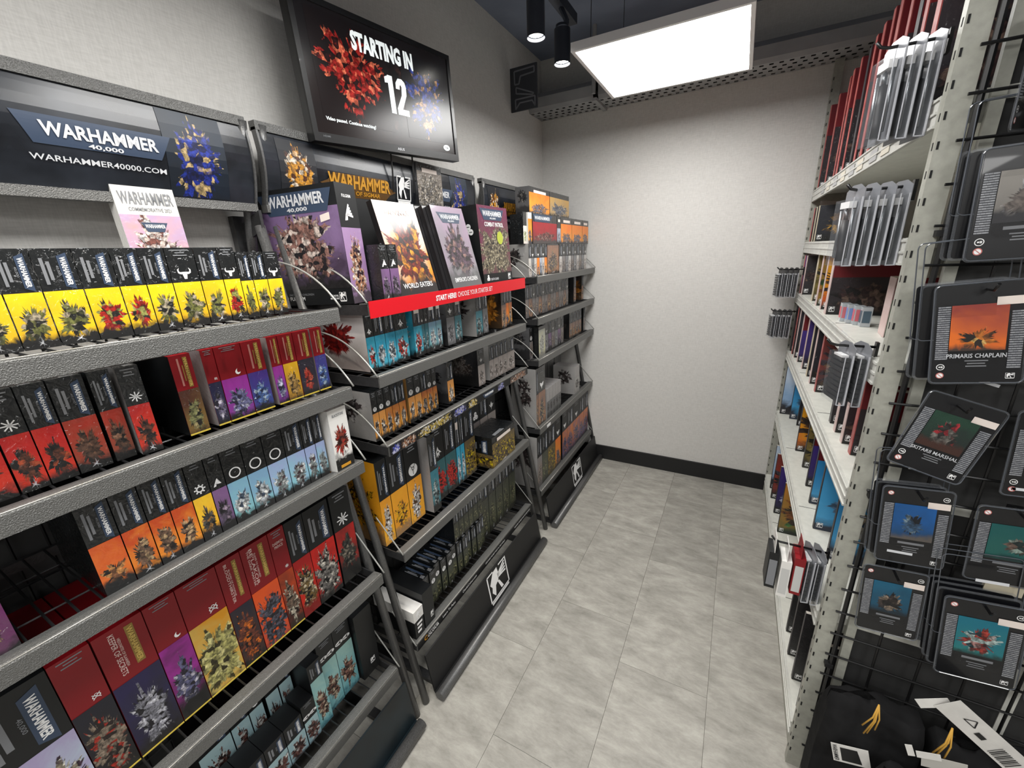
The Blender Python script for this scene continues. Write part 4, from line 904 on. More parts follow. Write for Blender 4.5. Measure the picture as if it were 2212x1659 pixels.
# ---- red-strip rack, second shelf
c = 'black box, cyan art, '; 
def rr(y0, y1, *a): return (y0, y1, *a)
ent = [(.866, .901, A_CYAN, 'e:rune', c + 'rune, beside white back', {'side': A_BACKW, 'depth': .24}), (.901, .945, A_CYANW, 'v', c + 'lettered'), (.945, .991, A_CYANW, 'v', c + 'lettered, white shapes'), (.991, 1.05, A_CYAN, 'e:rune', c + 'rune, dark ground'),
       (1.072, 1.116, A_CYAN, 'v', c + 'price sticker', {'sticker': True, 'side': A_CYANW, 'xf': -.965}), (1.117, 1.139, A_TEAL, 'e:rune', 'slim black box, teal art, rune'), (1.139, 1.160, A_TEAL, 'e:rune', 'narrow black box, teal art, rune'), (1.160, 1.204, A_ICE, 'v', c + 'pale, sticker', {'sticker': True}), (1.204, 1.237, A_ICE, 'v', 'black box, pale art, sticker', {'sticker': True}),
       (1.268, 1.3215, A_SLATE, 'e:lily', 'grey-looking box with small emblem', {'side': A_BACKD}), (1.3225, 1.369, A_TEAL, 'v', 'grey-teal box with sticker', {'sticker': True}),
       (1.455, 1.505, A_TEAL, 'v', 'box showing pale printed back', {'side': A_BACKG, 'xf': -.958, 'depth': .22}), (1.506, 1.530, A_TEAL, 'e:lily', 'slim grey-teal box'), (1.531, 1.575, A_SLATE, 'v', 'grey box before the orange ones'),
       (1.660, 1.706, A_DUSK, 'v', 'box with orange creature on its side', {'side': A_ORSIDE, 'xf': -.95, 'depth': .22}), (1.707, 1.740, A_FIRE, 'v', 'black box with orange art'), (1.741, 1.772, A_FIRE, 'v', 'black box with fiery orange art'), (1.773, 1.804, A_TANB, 'v', 'black box with brown-orange art')]
run(ent, SHELF[1], RN[1], Z[1], -.972, .2, .188)
# third shelf
c = 'black box, tan art, '
ent = [(.842, .868, A_TAN, 'e:wish', c + 'disc emblem', {'side': A_BACKG, 'depth': .22}), (.868, .897, A_TAN, 'e:wish', c + 'round wishbone emblem'), (.897, .928, A_TANB, 'e:wish', 'black box, brown art, disc'), (.928, .960, A_TANB, 'v', 'black box, brown art, lettered'), (.960, .993, A_TANB, 'v', 'black box, amber art, lettered'),
       (1.005, 1.041, A_TAN, 'e:wish', c + 'disc, beside tan side', {'side': TANB}), (1.041, 1.076, A_TAN, 'e:wish', c + 'white figures'), (1.076, 1.108, A_TANB, 'v', 'black box, maroon-brown art'), (1.108, 1.140, A_TANB, 'e:wish', c + 'small disc'), (1.140, 1.166, A_TANB, 'e:wish', 'narrow black box, amber art'),
       (1.218, 1.260, A_TAN, 'v', 'lone black box with tan art', {'side': A_BACKD, 'xf': -.955}),
       (1.455, 1.512, A_GREY, 'e:lily', 'black box with ashen art', {'side': A_DARKG}), (1.552, 1.59, A_GREY, 'v', 'ashen box with pale side', {'side': A_BACKG}), (1.59, 1.635, A_GREY, 'v', 'ashen box, reddish marks'), (1.635, 1.68, A_GREY, 'v', 'ashen box, plain'), (1.68, 1.722, A_GREY, 'v', 'slim ashen box'), (1.722, 1.80, A_GREY, 'v', 'wide ashen box')]
run(ent, SHELF[2], RN[1], Z[2], -.965, .2, .165)
o = carton(1.27, 1.44, Z[2], .16, -1.14, .1, A_DARKG, None, band=.0, body=BODYP); tag(o, 'shadowed dark box lying deep behind the tan and ashen boxes', 'box')
# fourth shelf
ent = [(.833, .884, A_AMBER, 'v', 'tall black box, amber art, white machine shapes', {'side': A_AMBER2}), (.885, .967, A_AMBER2, 'v', 'tall black box, flaming amber art'), (.968, 1.047, A_AMBER, 'e:wish', 'tall black box, disc over amber art'),
       (1.064, 1.112, A_TEAL, 'v', 'slim film-wrapped box, teal art', {'xf': -.955, 'side': GREYB, 'body': BODY}), (1.114, 1.197, A_TEALR, 'e:rune', 'tall black box, big red shape on teal'), (1.198, 1.273, A_TEALR, 'v', 'tall black box, red streak on teal'), 
       (1.275, 1.304, A_CYANW, 'v', 'slim black box, cyan art', {'body': BODY, 'sticker': True}), (1.305, 1.336, A_CYANW, 'v', 'second slim black box, cyan art', {'body': BODY}), (1.338, 1.422, A_YELD, 'v', 'tall black box, yellow and brown art'),
       (1.430, 1.510, A_YELD, 'e:lily', 'black box behind yellow carton', {'xf': -1.06, 'depth': .18}), (1.512, 1.585, A_DUSK2, 'e:lobes', 'black box with emblem behind yellow carton', {'xf': -1.06, 'depth': .18}), (1.587, 1.660, A_GREY, 'v', 'ashen-art box behind yellow carton', {'xf': -1.06, 'depth': .18}), (1.662, 1.74, A_GREY, 'e:lily', 'ashen-art box with lily emblem', {'xf': -1.06, 'depth': .18})]
run(ent, SHELF[3], RN[1], Z[3], -.985, .25, .325, body=BODYP, band=.45)
o = carton(1.455, 1.676, Z[3], .158, -.915, .135, A_YELD, None, band=.2, body=BODY, side=BODY, sticker=True); tag(o, 'long low carton with yellow and brown art lying at the shelf front', 'box')
link('title_print', lines_mesh('v40'), o, frame((-.13, -.001, .07), (.12, 0, 0), (0, 0, .08)))
q = MB(); q.quad((-.13, -.0008, .0), (0, -.0008, 0), (0, -.0008, .07), (-.13, -.0008, .07)); q.build('side_art', A_YELD, o, local=True)
# bottom shelf
items = []
def small(y0, y1, z, h, x, pal, ti, look):
    o = carton(y0, y1, z, h, x, .12, pal, ti, band=.42, body=BODY); items.append((o, look, y0))
    w = y1 - y0; link('title_print', lines_mesh('v40'), o, frame((-.115, w * .05, h + .0006), (0, w * .9, 0), (.11, 0, 0)))
for i in range(12):
    y0 = .962 + .0385 * i; small(y0, y0 + .038, Z[4], .155 + .004 * (i % 3), -.966 + .005 * math.sin(i * 2.1), A_MOSS, 'e:wish' if i < 6 else 'v', 'small moss-art box, ' + ('white disc' if i < 6 else 'lettered'))
finish_row(items, 'bottom-shelf front row', RN[1], grp='small moss boxes on the red-strip bottom shelf')
items = []
for i in range(6):
    y0 = 1.1935 + .0385 * i; small(y0, y0 + .038, Z[4] + .1645, .150, -.972, A_MOSS, 'v', 'stacked small moss box')
finish_row(items, 'upper layer, bottom shelf', RN[1], grp='small moss boxes on the red-strip bottom shelf')
run([(1.43 + .072 * i, 1.50 + .072 * i, A_MOSS, 'v', 'tall dark box with moss art', {}) for i in range(5)], SHELF[4], RN[1], Z[4], -.985, .22, .33, body=BODY, band=.35)
o = carton(.897, .957, Z[4], .165, -.913, .27, None, None, body=BODYP); tag(o, 'plain black carton with tiny emblem beside the white-lidded box', 'box'); emblem(o, 'hammer', (.001, .034, .03), (0, .016, 0), (0, 0, .024))
o = carton(.842, .892, Z[4], .128, -.912, .2, None, None, body=BODYP, name='white_lidded_box'); tag(o, 'black box with white lid standing at the shelf corner by the posts', 'box')
MB().box((-.201, -.001, .082), (.001, .0498, .129)).build('white_lid', WHITEB, o, local=True); emblem(o, 'hammer', (.0018, .008, .088), (0, .034, 0), (0, 0, .034))
for i in range(3):
    q = MB(); q.quad((.0012, .012, .060 - i * .018), (.0012, .040 - i * .004, .060 - i * .018), (.0012, .040 - i * .004, .070 - i * .018), (.0012, .012, .070 - i * .018)); q.build('printed_line', WHITE, o, local=True)

# ---- corner rack
ent = [(1.958 + .0335 * i, 1.991 + .0335 * i, (A_CLEAR, A_SLATE, A_CLEAR, A_FIRE, A_SILV, A_CLEAR, A_FIRE)[i], ('v', 'e:eagle')[i % 2], 'small film-wrapped box with pale art', {'side': A_BACKG} if i == 0 else {}) for i in range(7)]
ent += [(2.197, 2.368, A_DUSK, None, 'wide box with dusky brown art', {'band': .05})]
ent += [(2.376 + .0505 * i, 2.424 + .0505 * i, (A_CLEAR, A_DUSK2, A_SLATE)[i % 3], ('v', 'e:lily')[i % 2], 'small pale film-wrapped box', {}) for i in range(10)]
run(ent, SHELF[0], RN[2], Z[0], -.948, .2, .164, body=BODY)
ent = [(1.935, 1.975, art('art_pale_green', S(206, 206, 196), S(200, 206, 170), S(120, 130, 90), S(190, 200, 150), S(230, 226, 214), S(200, 190, 184), gh=.12, film=.3), None, 'pale green thin box', {'xf': -.962, 'depth': .03, 'z': Z[0] + .165}), (1.976, 2.022, A_FIRE, None, 'bright orange thin box with white top', {'xf': -.955, 'depth': .03, 'body': WHITEB, 'band': .2, 'z': Z[0] + .165, 'sticker': True}), (2.025, 2.35, A_CRIM, None, 'wide crimson box lettered WARHAMMER', {'band': .28, 'z': Z[0] + .165, 'sticker': False}), (2.354, 2.41, A_SILV, None, 'silver-blue narrow box', {'z': Z[0] + .165, 'sticker': True}),
       (2.412, 2.60, A_FIRE, None, 'orange battle-coloured box', {'band': .25, 'z': Z[0] + .165, 'sticker': True}), (2.602, 2.795, A_FIRE, None, 'second orange box', {'band': .25, 'z': Z[0] + .165, 'sticker': True}), (2.797, 2.925, A_FIRE, None, 'orange box at end wall', {'band': .25, 'z': Z[0] + .165, 'sticker': True})]
run(ent, 'stacked tier', RN[2], Z[0], -.952, .13, .148, body=BODY, grp='boxes stacked on the corner rack')
cr_ = [o for o in bpy.data.objects if o.get('label', '').startswith('wide crimson box')][0]
q = MB(); q.poly([(.0012, .02, .108), (.0012, .21, .108), (.0012, .26, .144), (.0012, .0, .144)]); q.build('logo_plate', PLATE, cr_, local=True); text(cr_, 'WARHAMMER', (.002, .02, .118), (0, .20, 0), (0, 0, .018), SILVT, .03)
run([(2.09, 2.36, A_FIRE, None, 'box with flaming art', {'side': A_BACKD, 'sticker': True}), (2.365, 2.675, art('art_sand_fire', S(190, 150, 80), S(160, 140, 110), S(70, 76, 96), S(110, 116, 130), S(206, 190, 160), film=.4, cy=.4), None, 'box with sandy art', {})], 'topmost tier of stack', RN[2], Z[0] + .314, -1.0, .08, .135, body=BODY, band=.2, grp='boxes stacked on the corner rack')
ent = [(1.958 + .0425 * i, 1.999 + .0425 * i, (A_DUSK2, A_DUSK, A_DUSK2)[i % 3], ('v', 'v', 'e:eagle')[i % 3], 'slim box with dusky art', {}) for i in range(15)] + [(2.70, 2.745, A_DUSK, 'v', 'box showing dark orange side', {'side': A_DARKG}), (2.862, 2.90, A_DUSK, 'v', 'lone slim box near the wall', {'side': A_ORSIDE})]
run(ent, SHELF[1], RN[2], Z[1], -.973, .2, .172, body=BODY)
ent = [(1.962, 2.004, A_DUSK2, 'e:wish', 'dark box with disc emblem', {'side': A_BACKD}), (2.012, 2.10, art('art_pale_olive', S(170, 172, 160), S(190, 186, 140), S(150, 150, 140), S(176, 176, 166), S(200, 200, 190), S(120, 118, 110), film=.6), None, 'pale olive box pulled to the front', {'xf': -.925, 'band': .1})]
ent += [(2.12 + .05 * i, 2.168 + .05 * i, (A_DUSK2, A_SLATE, A_VIO)[i % 3], ('v', 'e:eagle')[i % 2], 'slim greyish box', {}) for i in range(7)] + [(2.575 + .061 * i, 2.634 + .061 * i, A_DUSK, 'v', 'box with brown dusk art', {'side': A_DARKG} if i == 0 else {}) for i in range(4)] + [(2.865, 2.90, A_DUSK2, 'v', 'slim box against the wall')]
run(ent, SHELF[2], RN[2], Z[2], -.957, .2, .172, body=BODY)
ent = [(1.966, 1.992, A_DUSK, 'v', 'tall box with grey printed side', {'side': A_BACKG, 'h': .35}), (1.993, 2.092, A_DUSK, 'e:eagle', 'tall black box with dusk art', {'h': .35, 'band': .42})]
ent += [(2.112 + .046 * i, 2.156 + .046 * i, A_BACKD, None, 'small grey box', {'h': .19, 'side': A_BACKG, 'body': GREYB}) for i in range(5)] + [(2.60, 2.70, A_BACKG, None, 'grey box with red picture', {'h': .20, 'side': A_BACKG, 'body': GREYB})]
ent += [(2.14 + .13 * i, 2.265 + .13 * i, None, None, 'dark box in the shadow', {'h': .33, 'xf': -1.1, 'depth': .12}) for i in range(5)]
run(ent, SHELF[3], RN[2], Z[3], -.925, .16, .2, body=BODY)
ent = [(1.972, 2.04, A_DUSK2, 'v', 'black box with pale side', {'side': A_BACKG}), (2.041, 2.13, A_MOSS, 'v', 'black box with grey art'), (2.131, 2.25, A_YELD, 'v', 'black box with ochre art'), (2.251, 2.345, A_FIRE, 'e:eagle', 'black box with fire art'), (2.375, 2.47, A_BLUEO, 'e:eagle', 'black box, violet and orange art', {'side': BODY}), (2.471, 2.585, A_BLUEO, 'v', 'black box, violet art'), (2.586, 2.72, A_BLUEO, 'e:eagle', 'black box with flaming violet art'), (2.721, 2.82, A_BLUEO, 'v', 'black box, orange streak'), (2.821, 2.92, A_BLUEO, 'v', 'black box at the wall')]
run(ent, SHELF[4], RN[2], Z[4], -.93, .22, .34, body=BODYP, band=.40)

# ------------------------------------------------------------------ the monitor
mon = thing('wall_monitor', 'black wall monitor showing STARTING IN 12, turned towards the camera', 'monitor', (0, 0, 0))
ml = V((-1.133, .934, 0)); mr_ = V((-1.072, 1.580, 0)); e1 = (mr_ - ml).normalized(); wM = (mr_ - ml).length; zM, hM = 1.938, .362
mon.location = (ml.x, ml.y, zM); mon.rotation_euler = (math.radians(3.0), 0, math.atan2(e1.y, e1.x) - math.pi / 2); BASE[mon.name] = V((0, 0, 0))
PL = plain('black_plastic', S(22, 22, 23), .35, coat=.2)
b = MB(); b.box((-.035, 0, 0), (-.004, wM, hM)); bz = .016
for a, c_ in (((-.006, 0, 0), (0, wM, .024)), ((-.006, 0, hM - bz), (0, wM, hM)), ((-.006, 0, .024), (0, bz, hM - bz)), ((-.006, wM - bz, .024), (0, wM, hM - bz))): b.box(a, c_)
b.build('casing', PL, mon, local=True)
scr, nt, bs = new_mat('lit_screen')
sw, sh_ = wM - 2 * bz, hM - bz - .024
A_SCR = art('screen_ground', S(16, 14, 15), S(22, 15, 14), S(16, 14, 15), S(26, 18, 18), S(40, 24, 22), S(14, 14, 15), gh=-.3, film=0, rx=.3, ry=.4, emit=1.0, fs=30)
A_SRED = art('screen_red_mass', S(18, 14, 15), S(22, 15, 15), S(40, 18, 18), S(150, 34, 30), S(214, 110, 80), S(20, 15, 15), gh=-.3, film=0, rx=.42, ry=.42, cy=.5, emit=.6, fs=50, amp=1.8)
A_SBLU = art('screen_blue_mass', S(18, 17, 20), S(22, 20, 22), S(30, 34, 60), S(46, 64, 140), S(170, 130, 90), S(22, 22, 26), gh=-.3, film=0, rx=.42, ry=.42, cy=.5, emit=.6, fs=50, amp=1.6)
for nm, m, a0, a1, b0, b1, xx in (('screen', A_SCR, 0, 1, 0, 1, -.0038), ('screen_patch', A_SRED, .05, .50, .12, .97, -.0034), ('screen_patch', A_SBLU, .60, .97, .10, .90, -.0034)):
    m.node_tree.nodes['Principled BSDF'].inputs['Roughness'].default_value = .22
    q = MB(); q.quad((xx, bz + sw * a0, .024 + sh_ * b0), (xx, bz + sw * a1, .024 + sh_ * b0), (xx, bz + sw * a1, .024 + sh_ * b1), (xx, bz + sw * a0, .024 + sh_ * b1)); q.build(nm, m, mon, local=True)
LITW = plain('lit_white_text', S(225, 232, 232), .3, emit=S(225, 232, 232), es=.75)
def st(t_, a0, a1, b0, b1, bold=.02): text(mon, t_, (-.0028, bz + sw * a0, .024 + sh_ * b0), (0, sw * (a1 - a0), 0), (0, 0, sh_ * (b1 - b0)), LITW, bold)
st('STARTING IN', .285, .70, .755, .915, .05); 
tw = MB(); tx = lambda a, c_: (-.0028, bz + sw * (.47 + .155 * a), .024 + sh_ * (.30 + .34 * c_))
for ring_ in ([(0, .78), (.20, .80), (.20, 1), (.0, .93)], [(.14, 0), (.36, 0), (.36, 1), (.14, 1)],
              [(.44, 0), (1, 0), (1, .17), (.44, .17)], [(.44, .17), (.70, .17), (.96, .58), (.72, .55)], [(.72, .55), (.96, .58), (.98, .80), (.76, .78)],
              [(.48, .70), (.66, .70), (.68, .80), (.50, .86)], [(.50, .86), (.68, .80), (.72, .84), (.62, .99)], [(.62, .99), (.72, .84), (.76, .78), (.98, .80)], [(.62, .99), (.98, .80), (.93, .93), (.80, 1.0)]): tw.poly([tx(*p) for p in ring_])
tw.build('countdown_number', LITW, mon, local=True)
st('Video paused. Continue watching?', .06, .36, .105, .145, .02)
q = MB(); q.poly([(-.003, bz + sw * (.92 + .03 * math.cos(i * math.pi / 8)), .024 + sh_ * (.06 + .032 * math.sin(i * math.pi / 8))) for i in range(16)]); q.build('yes_button', LITW, mon, local=True)
text(mon, 'Yes', (-.0024, bz + sw * .905, .024 + sh_ * .05), (0, sw * .03, 0), (0, 0, sh_ * .022), PL, .02)
text(mon, 'ASUS', (.0006, wM * .49, .008), (0, .032, 0), (0, 0, .008), SILVT, .02); text(mon, 'HDMI', (.0006, .03, .013), (0, .024, 0), (0, 0, .005), GREYINK, .01)
arm = MB(); arm.box((-.06, wM * .4, .13), (-.035, wM * .6, .25)); arm.box((-.198, wM * .47, .15), (-.06, wM * .53, .23)); arm.build('wall_arm', PL, mon, local=True)
for k in (.5, .66): MB().tube([(-.045, wM * k, .02), (-.05, wM * k, -.05), (-.06, wM * k, -.12)], .003, 6).build('cable', PL, mon, local=True)

# ------------------------------------------------------------------ the pale shelving on the other side of the aisle
XF, XBK, GY0, GY1 = .306, .70, 1.200, 2.885
gon = thing('gondola_shelving', 'tall pale metal shelving with books and slotted end uprights facing the racks', 'shelving', (.5, 2.0, 0))
def upright(x0, x1, y0, y1, slots, nm='slotted_upright'):
    u = MB().box((x0, y0, 0), (x1, y1, 2.45)).build(nm, UPRIGHTM, gon)
    if slots:
        h = MB()
        for i in range(47):
            z = .06 + i * .05
            h.box((x0 + .003, y0 - .0006, z), (x0 + .0065, y0 + .001, z + .014))
            h.box((x0 - .0006, y0 + .008, z), (x0 + .001, y0 + .012, z + .014))
        tag(h.build('slots', HOLEM, u), kind='stuff')
    return u
upright(.307, .345, 1.176, 1.200, True)
upright(.307, .345, GY1, GY1 + .024, True)
upright(.372, .392, 1.186, 1.200, False, 'inner_upright')
SHZ = [1.858, 1.600, 1.330, 1.000, .600, .150]
RAILM = noisy('price_rail_plastic', S(186, 186, 180), S(200, 200, 194), 30, .25)
for k, z in enumerate(SHZ):
    s = MB().box((XF + .006, GY0, z - .022), (XBK, GY1, z)).build('shelf', WHITEM, gon)
    r_ = MB().box((XF, GY0 + .002, z - .056), (XF + .006, GY1 - .002, z - .001))
    for zz in (z - .006, z - .030, z - .054): r_.box((XF - .003, GY0 + .002, zz - .002), (XF, GY1 - .002, zz + .003))
    r_.build('price_rail', RAILM, s)
    for y in (1.76, 2.32): MB().box((XF + .007, y, z), (XBK - .005, y + .002, z + .0008)).build('shelf_joint', HOLEM, s)
    for y in (GY0 + .004, GY1 - .008): MB().prism([(XF + .01, y, z - .05), (XBK, y, z - .09), (XBK, y, z - .022), (XF + .01, y, z - .022)], (0, .004, 0)).build('shelf_bracket', UPRIGHTM, s)
    if k == 0:
        for i, y in enumerate((1.5, 1.62, 1.78, 1.9, 2.05, 2.2, 2.36, 2.5)):
            MB().box((XF - .0022, y, z - .046), (XF - .0008, y + .075, z - .014)).build('price_card', (plain('card_cream', S(196, 190, 176), .6), plain('card_grey', S(160, 160, 160), .6))[i % 2], s)
MB().box((XBK, GY0, .02), (XBK + .02, GY1, 2.40)).build('back_panel', WHITEM, gon)
MB().box((XF + .012, GY0, .0), (XBK, GY1, .09)).build('plinth', UPRIGHTM, gon)
MB().box((.395, 1.202, .05), (1.25, 1.212, 2.40)).build('end_panel', plain('end_panel_grey', S(46, 46, 46), .6), gon)
gr = MB()
for i in range(11): x = .352 + .085 * i; gr.tube([(x, 1.168, .10), (x, 1.168, 2.25)], .003 if i else .0055, 6)
for i in range(29): z = .12 + .075 * i; gr.tube([(.333, 1.164, z), (1.21, 1.164, z)], .003, 6)
tag(gr.build('wire_grid', plain('grid_black', S(16, 16, 17), .4), gon), kind='stuff')
for z in (.45, 1.0, 1.6, 2.1): MB().box((.338, 1.160, z), (.356, 1.177, z + .012)).build('grid_clip', BLACKP, gon)

# books standing across the shelves, spines to the aisle, covers towards the entrance
SP_PINK = noisy('red_book_spine', S(150, 56, 56), S(176, 96, 90), 30, .4); SP_DARK = plain('dark_spine', S(46, 42, 46), .4); SP_PALE = noisy('pale_spine', S(196, 170, 166), S(210, 190, 186), 40, .5)
SP_CREAM = plain('cream_spine', S(196, 184, 160), .5)
def book(x0, y, z, w, h, th, cover, spine, label, group, band=None, name='paperback_book', logo=True):
    o = link(name, MB().box((0, 0, 0), (w, th, h)).mesh(name, [spine])); o.location = (x0, y, z + .0006); tag(o, label, 'book', group)
    hb = 0
    if band is not None:
        hb = h * .36; q = MB(); q.quad((.002, -.0006, h - hb), (w, -.0006, h - hb), (w, -.0006, h), (.002, -.0006, h)); q.build('title_band', band, o, local=True)
    q = MB(); q.quad((.002, -.0006, 0), (w, -.0006, 0), (w, -.0006, h - hb), (.002, -.0006, h - hb)); q.build('cover_art', cover, o, local=True)
    q = MB(); q.box((.001, .0015, h - .0006), (w - .001, th - .0015, h + .0004)); q.build('page_block', plain('page_edges', S(206, 200, 190), .8), o, local=True)
    if logo: emblem(o, 'hammer', (.008, -.0012, .012), (.018, 0, 0), (0, 0, .018))
    return o
A_BKD = art('cover_dark', S(44, 36, 40), S(30, 28, 32), S(20, 18, 20), S(60, 40, 40), S(100, 80, 70), K, gh=.1, film=.2, fs=40, rx=.5)
A_BKB = art('cover_sky', S(190, 206, 226), S(120, 160, 200), S(50, 50, 56), S(120, 110, 100), S(206, 212, 220), S(34, 34, 40), gh=.25, film=.2, fs=30, rx=.2, ry=.2)
A_BKC = art('cover_blue', S(40, 130, 190), S(70, 160, 210), S(30, 70, 110), S(110, 150, 190), S(206, 190, 160), S(36, 44, 60), gh=.14, film=.2, fs=18, rx=.4, ry=.3)
A_BKN = art('cover_night', S(36, 36, 44), S(24, 26, 34), S(20, 20, 26), S(120, 90, 50), S(196, 150, 60), K, gh=.2, film=.2, fs=30)
A_BKO = art('cover_ochre', S(226, 160, 20), S(200, 90, 30), S(24, 22, 28), S(60, 40, 30), S(226, 120, 40), K, gh=.12, film=.2, fs=24, rx=.6)
A_BKV = art('cover_olive', S(120, 100, 50), S(90, 80, 40), S(40, 36, 22), S(120, 106, 50), S(170, 150, 80), S(30, 28, 22), gh=.1, film=.2, fs=26, rx=.6, ry=.6)
A_BKP = art('cover_purple', S(60, 40, 120), S(40, 30, 80), S(30, 24, 50), S(90, 60, 150), S(206, 210, 230), K, gh=.2, film=.2, fs=24)
A_BKR = art('cover_brown_red', S(140, 50, 36), S(60, 46, 50), S(34, 30, 36), S(70, 60, 70), S(150, 120, 90), K, gh=.14, film=.2, fs=26, rx=.6)
A_BKG = art('cover_amber_green', S(206, 130, 30), S(50, 90, 50), S(50, 36, 24), S(140, 80, 30), S(70, 120, 60), S(26, 34, 26), gh=.1, film=.2, fs=24, rx=.6)
A_BKRG = art('cover_red_green', S(30, 60, 34), S(34, 70, 40), S(24, 40, 24), S(50, 90, 50), S(100, 120, 70), K, gh=.05, film=.2, fs=26, rx=.6)
A_BKK = art('cover_black_red', S(34, 32, 34), S(28, 27, 29), S(30, 28, 30), S(60, 24, 26), S(96, 24, 26), K, gh=.1, film=.2, fs=16, cx=.8, cy=.7, rx=.4, ry=.3)
REDBAND = plain('dark_red_band', S(100, 18, 26), .4, coat=.3)
g1 = 'red books on the highest shelf of the pale shelving'
for i, (y, h) in enumerate(((2.80, .375), (2.60, .37), (2.41, .38), (2.30, .375), (2.20, .38), (2.08, .375), (1.976, .37), (1.90, .375), (1.82, .38), (1.713, .385), (1.62, .38), (1.54, .385), (1.46, .38), (1.38, .38))):
    book(.313 + .003 * (i % 3), y, SHZ[0], .27, h, .024 + .006 * (i % 2), A_BKD, SP_PINK if i not in (5, 11) else SP_DARK, f'large book, red and dark cover, {ORD[14 - i]} from the slotted post, highest shelf', g1, REDBAND)
for i, (y, c_) in enumerate(((2.78, SP_PINK), (2.70, SP_CREAM), (2.62, SP_CREAM))):
    book(.315, y, SHZ[1], .22, .165, .022, A_BKN, c_, f'dark book with pale edges, {ORD[i + 1]} from end wall, second pale shelf', 'books on the second pale shelf')
g3 = 'books on the third pale shelf'
for y, x, h, th, cov, sp, bd, lb in ((2.80, .312, .20, .03, A_BKP, SP_PINK, None, 'purple and red book beside the end wall'), (2.72, .312, .2, .03, A_BKD, SP_PALE, None, 'pale-spined book second from the end wall'), (2.42, .322, .215, .03, A_BKV, SP_CREAM, None, 'brown stony-covered book with cream spine'),
                           (2.24, .316, .215, .03, A_BKG, SP_PALE, None, 'pale-spined book before the flaming cover'), (2.12, .316, .215, .02, A_BKO, SP_PALE, None, 'book with flaming orange cover'), (1.97, .312, .215, .035, A_BKD, SP_PALE, REDBAND, 'dark book with red title band and thick pale spine'), (1.52, .385, .165, .022, A_BKRG, SP_PALE, REDBAND, 'front book with pale pink spine and red-green cover'), (1.548, .388, .165, .022, A_BKRG, SP_PALE, REDBAND, 'second pale pink book behind the red-green cover'), (1.576, .39, .165, .022, A_BKRG, SP_PALE, REDBAND, 'third pale pink book behind the red-green cover')):
    book(x, y, SHZ[2], .25 if y > 1.6 else .2, h, th, cov, sp, lb + ', third pale shelf', g3, bd)
# small clear boxes of dice
DICE = plain('clear_dice_box', S(170, 176, 180), .1, coat=.6)
for i, (c_, nm) in enumerate((((200, 110, 116), 'pink'), ((110, 140, 190), 'blue'), ((196, 100, 110), 'rose'), ((70, 90, 104), 'slate'))):
    o = link('dice_box', MB().box((0, 0, 0), (.026, .030, .062)).mesh('dice_box', [DICE])); o.location = (.330 + .012 * i, 1.80 - .034 * i, SHZ[2] + .0006); tag(o, f'small clear box with {nm} label standing before the dark red-banded book', 'dice box', 'small clear boxes on the third pale shelf')
    q = MB(); q.box((-.0008, .004, .012), (.0, .026, .05)); q.box((.003, -.0008, .012), (.023, 0, .05)); q.build('paper_label', plain('dice_label_' + nm, S(*c_), .5), o, local=True)
g4 = 'books on the fourth pale shelf'
for i, (y, x, cov, sp, bd, lb) in enumerate(((2.80, .312, A_BKD, SP_DARK, None, 'grey-spined book touching the end upright'), (2.72, .314, A_BKD, SP_PINK, None, 'red-spined dark book'), (2.64, .316, A_BKN, SP_PALE, None, 'pale-spined dark book'), (2.54, .322, A_BKP, SP_PALE, REDBAND, 'dark violet book with red band'), (2.40, .328, A_BKP, SP_PALE, None, 'violet book with pale thick spine'), (2.26, .332, A_BKN, SP_CREAM, None, 'night-coloured book with cream spine'), (2.14, .330, A_BKN, SP_PALE, None, 'dark olive-black book'),
                                  (2.02, .335, A_BKR, SP_PINK, None, 'brown-red book'), (1.66, .335, A_BKD, SP_DARK, None, 'black book behind the hanging packs'), (1.58, .335, A_BKN, SP_PALE, None, 'black book with pale spine'), (1.49, .338, A_BKD, SP_PALE, REDBAND, 'book with deep red band and pale spine'), (1.41, .345, A_BKD, SP_PINK, REDBAND, 'deep red book with rosy spine'), (1.33, .350, A_BKD, SP_PALE, REDBAND, 'thick red-banded book beside the slotted post'))):
    book(x, y, SHZ[3], .24, .26 if y > 1.9 else .225, .024, cov, sp, lb + ', fourth pale shelf', g4, bd)
g5 = 'books on the fifth pale shelf'
for y, x, cov, lb in ((2.83, .318, A_BKB, 'white and sky-blue'), (2.76, .362, A_BKC, 'blue-topped'), (2.66, .388, A_BKN, 'dark blue and tan'), (2.54, .400, A_BKN, 'black'), (2.30, .350, A_BKO, 'dark and ochre-flamed'), (2.12, .360, A_BKV, 'olive'), (1.94, .354, A_BKP, 'purple'), (1.80, .350, A_BKC, 'pale blue'), (1.62, .342, A_BKC, 'large bright blue'), (1.46, .36, A_BKC, 'turquoise')):
    book(x, y, SHZ[4], .25, .30, .014, cov, SP_DARK, f'{lb} book standing face-on to the entrance, fifth pale shelf', g5, REDBAND if lb in ('pale blue', 'purple') else None)
g6 = 'books on the lowest pale shelf'
for y, x, cov, lb in ((2.70, .318, A_BKB, 'grey-blue book beside the end upright'), (2.58, .316, A_BKR, 'brown-red book'), (2.42, .322, A_BKP, 'dark purple book'), (2.24, .328, A_BKG, 'amber and green book'), (1.57, .318, A_BKK, 'black book fourth from the slotted post'), (1.46, .314, A_BKK, 'black book with red glow, third from the slotted post'), (1.36, .318, A_BKK, 'black book, second from the slotted post'), (1.25, .322, A_BKK, 'black book first from the slotted post')):
    book(x, y, SHZ[5], .25, .29, .014, cov, SP_DARK, f'{lb}, lowest pale shelf', g6)

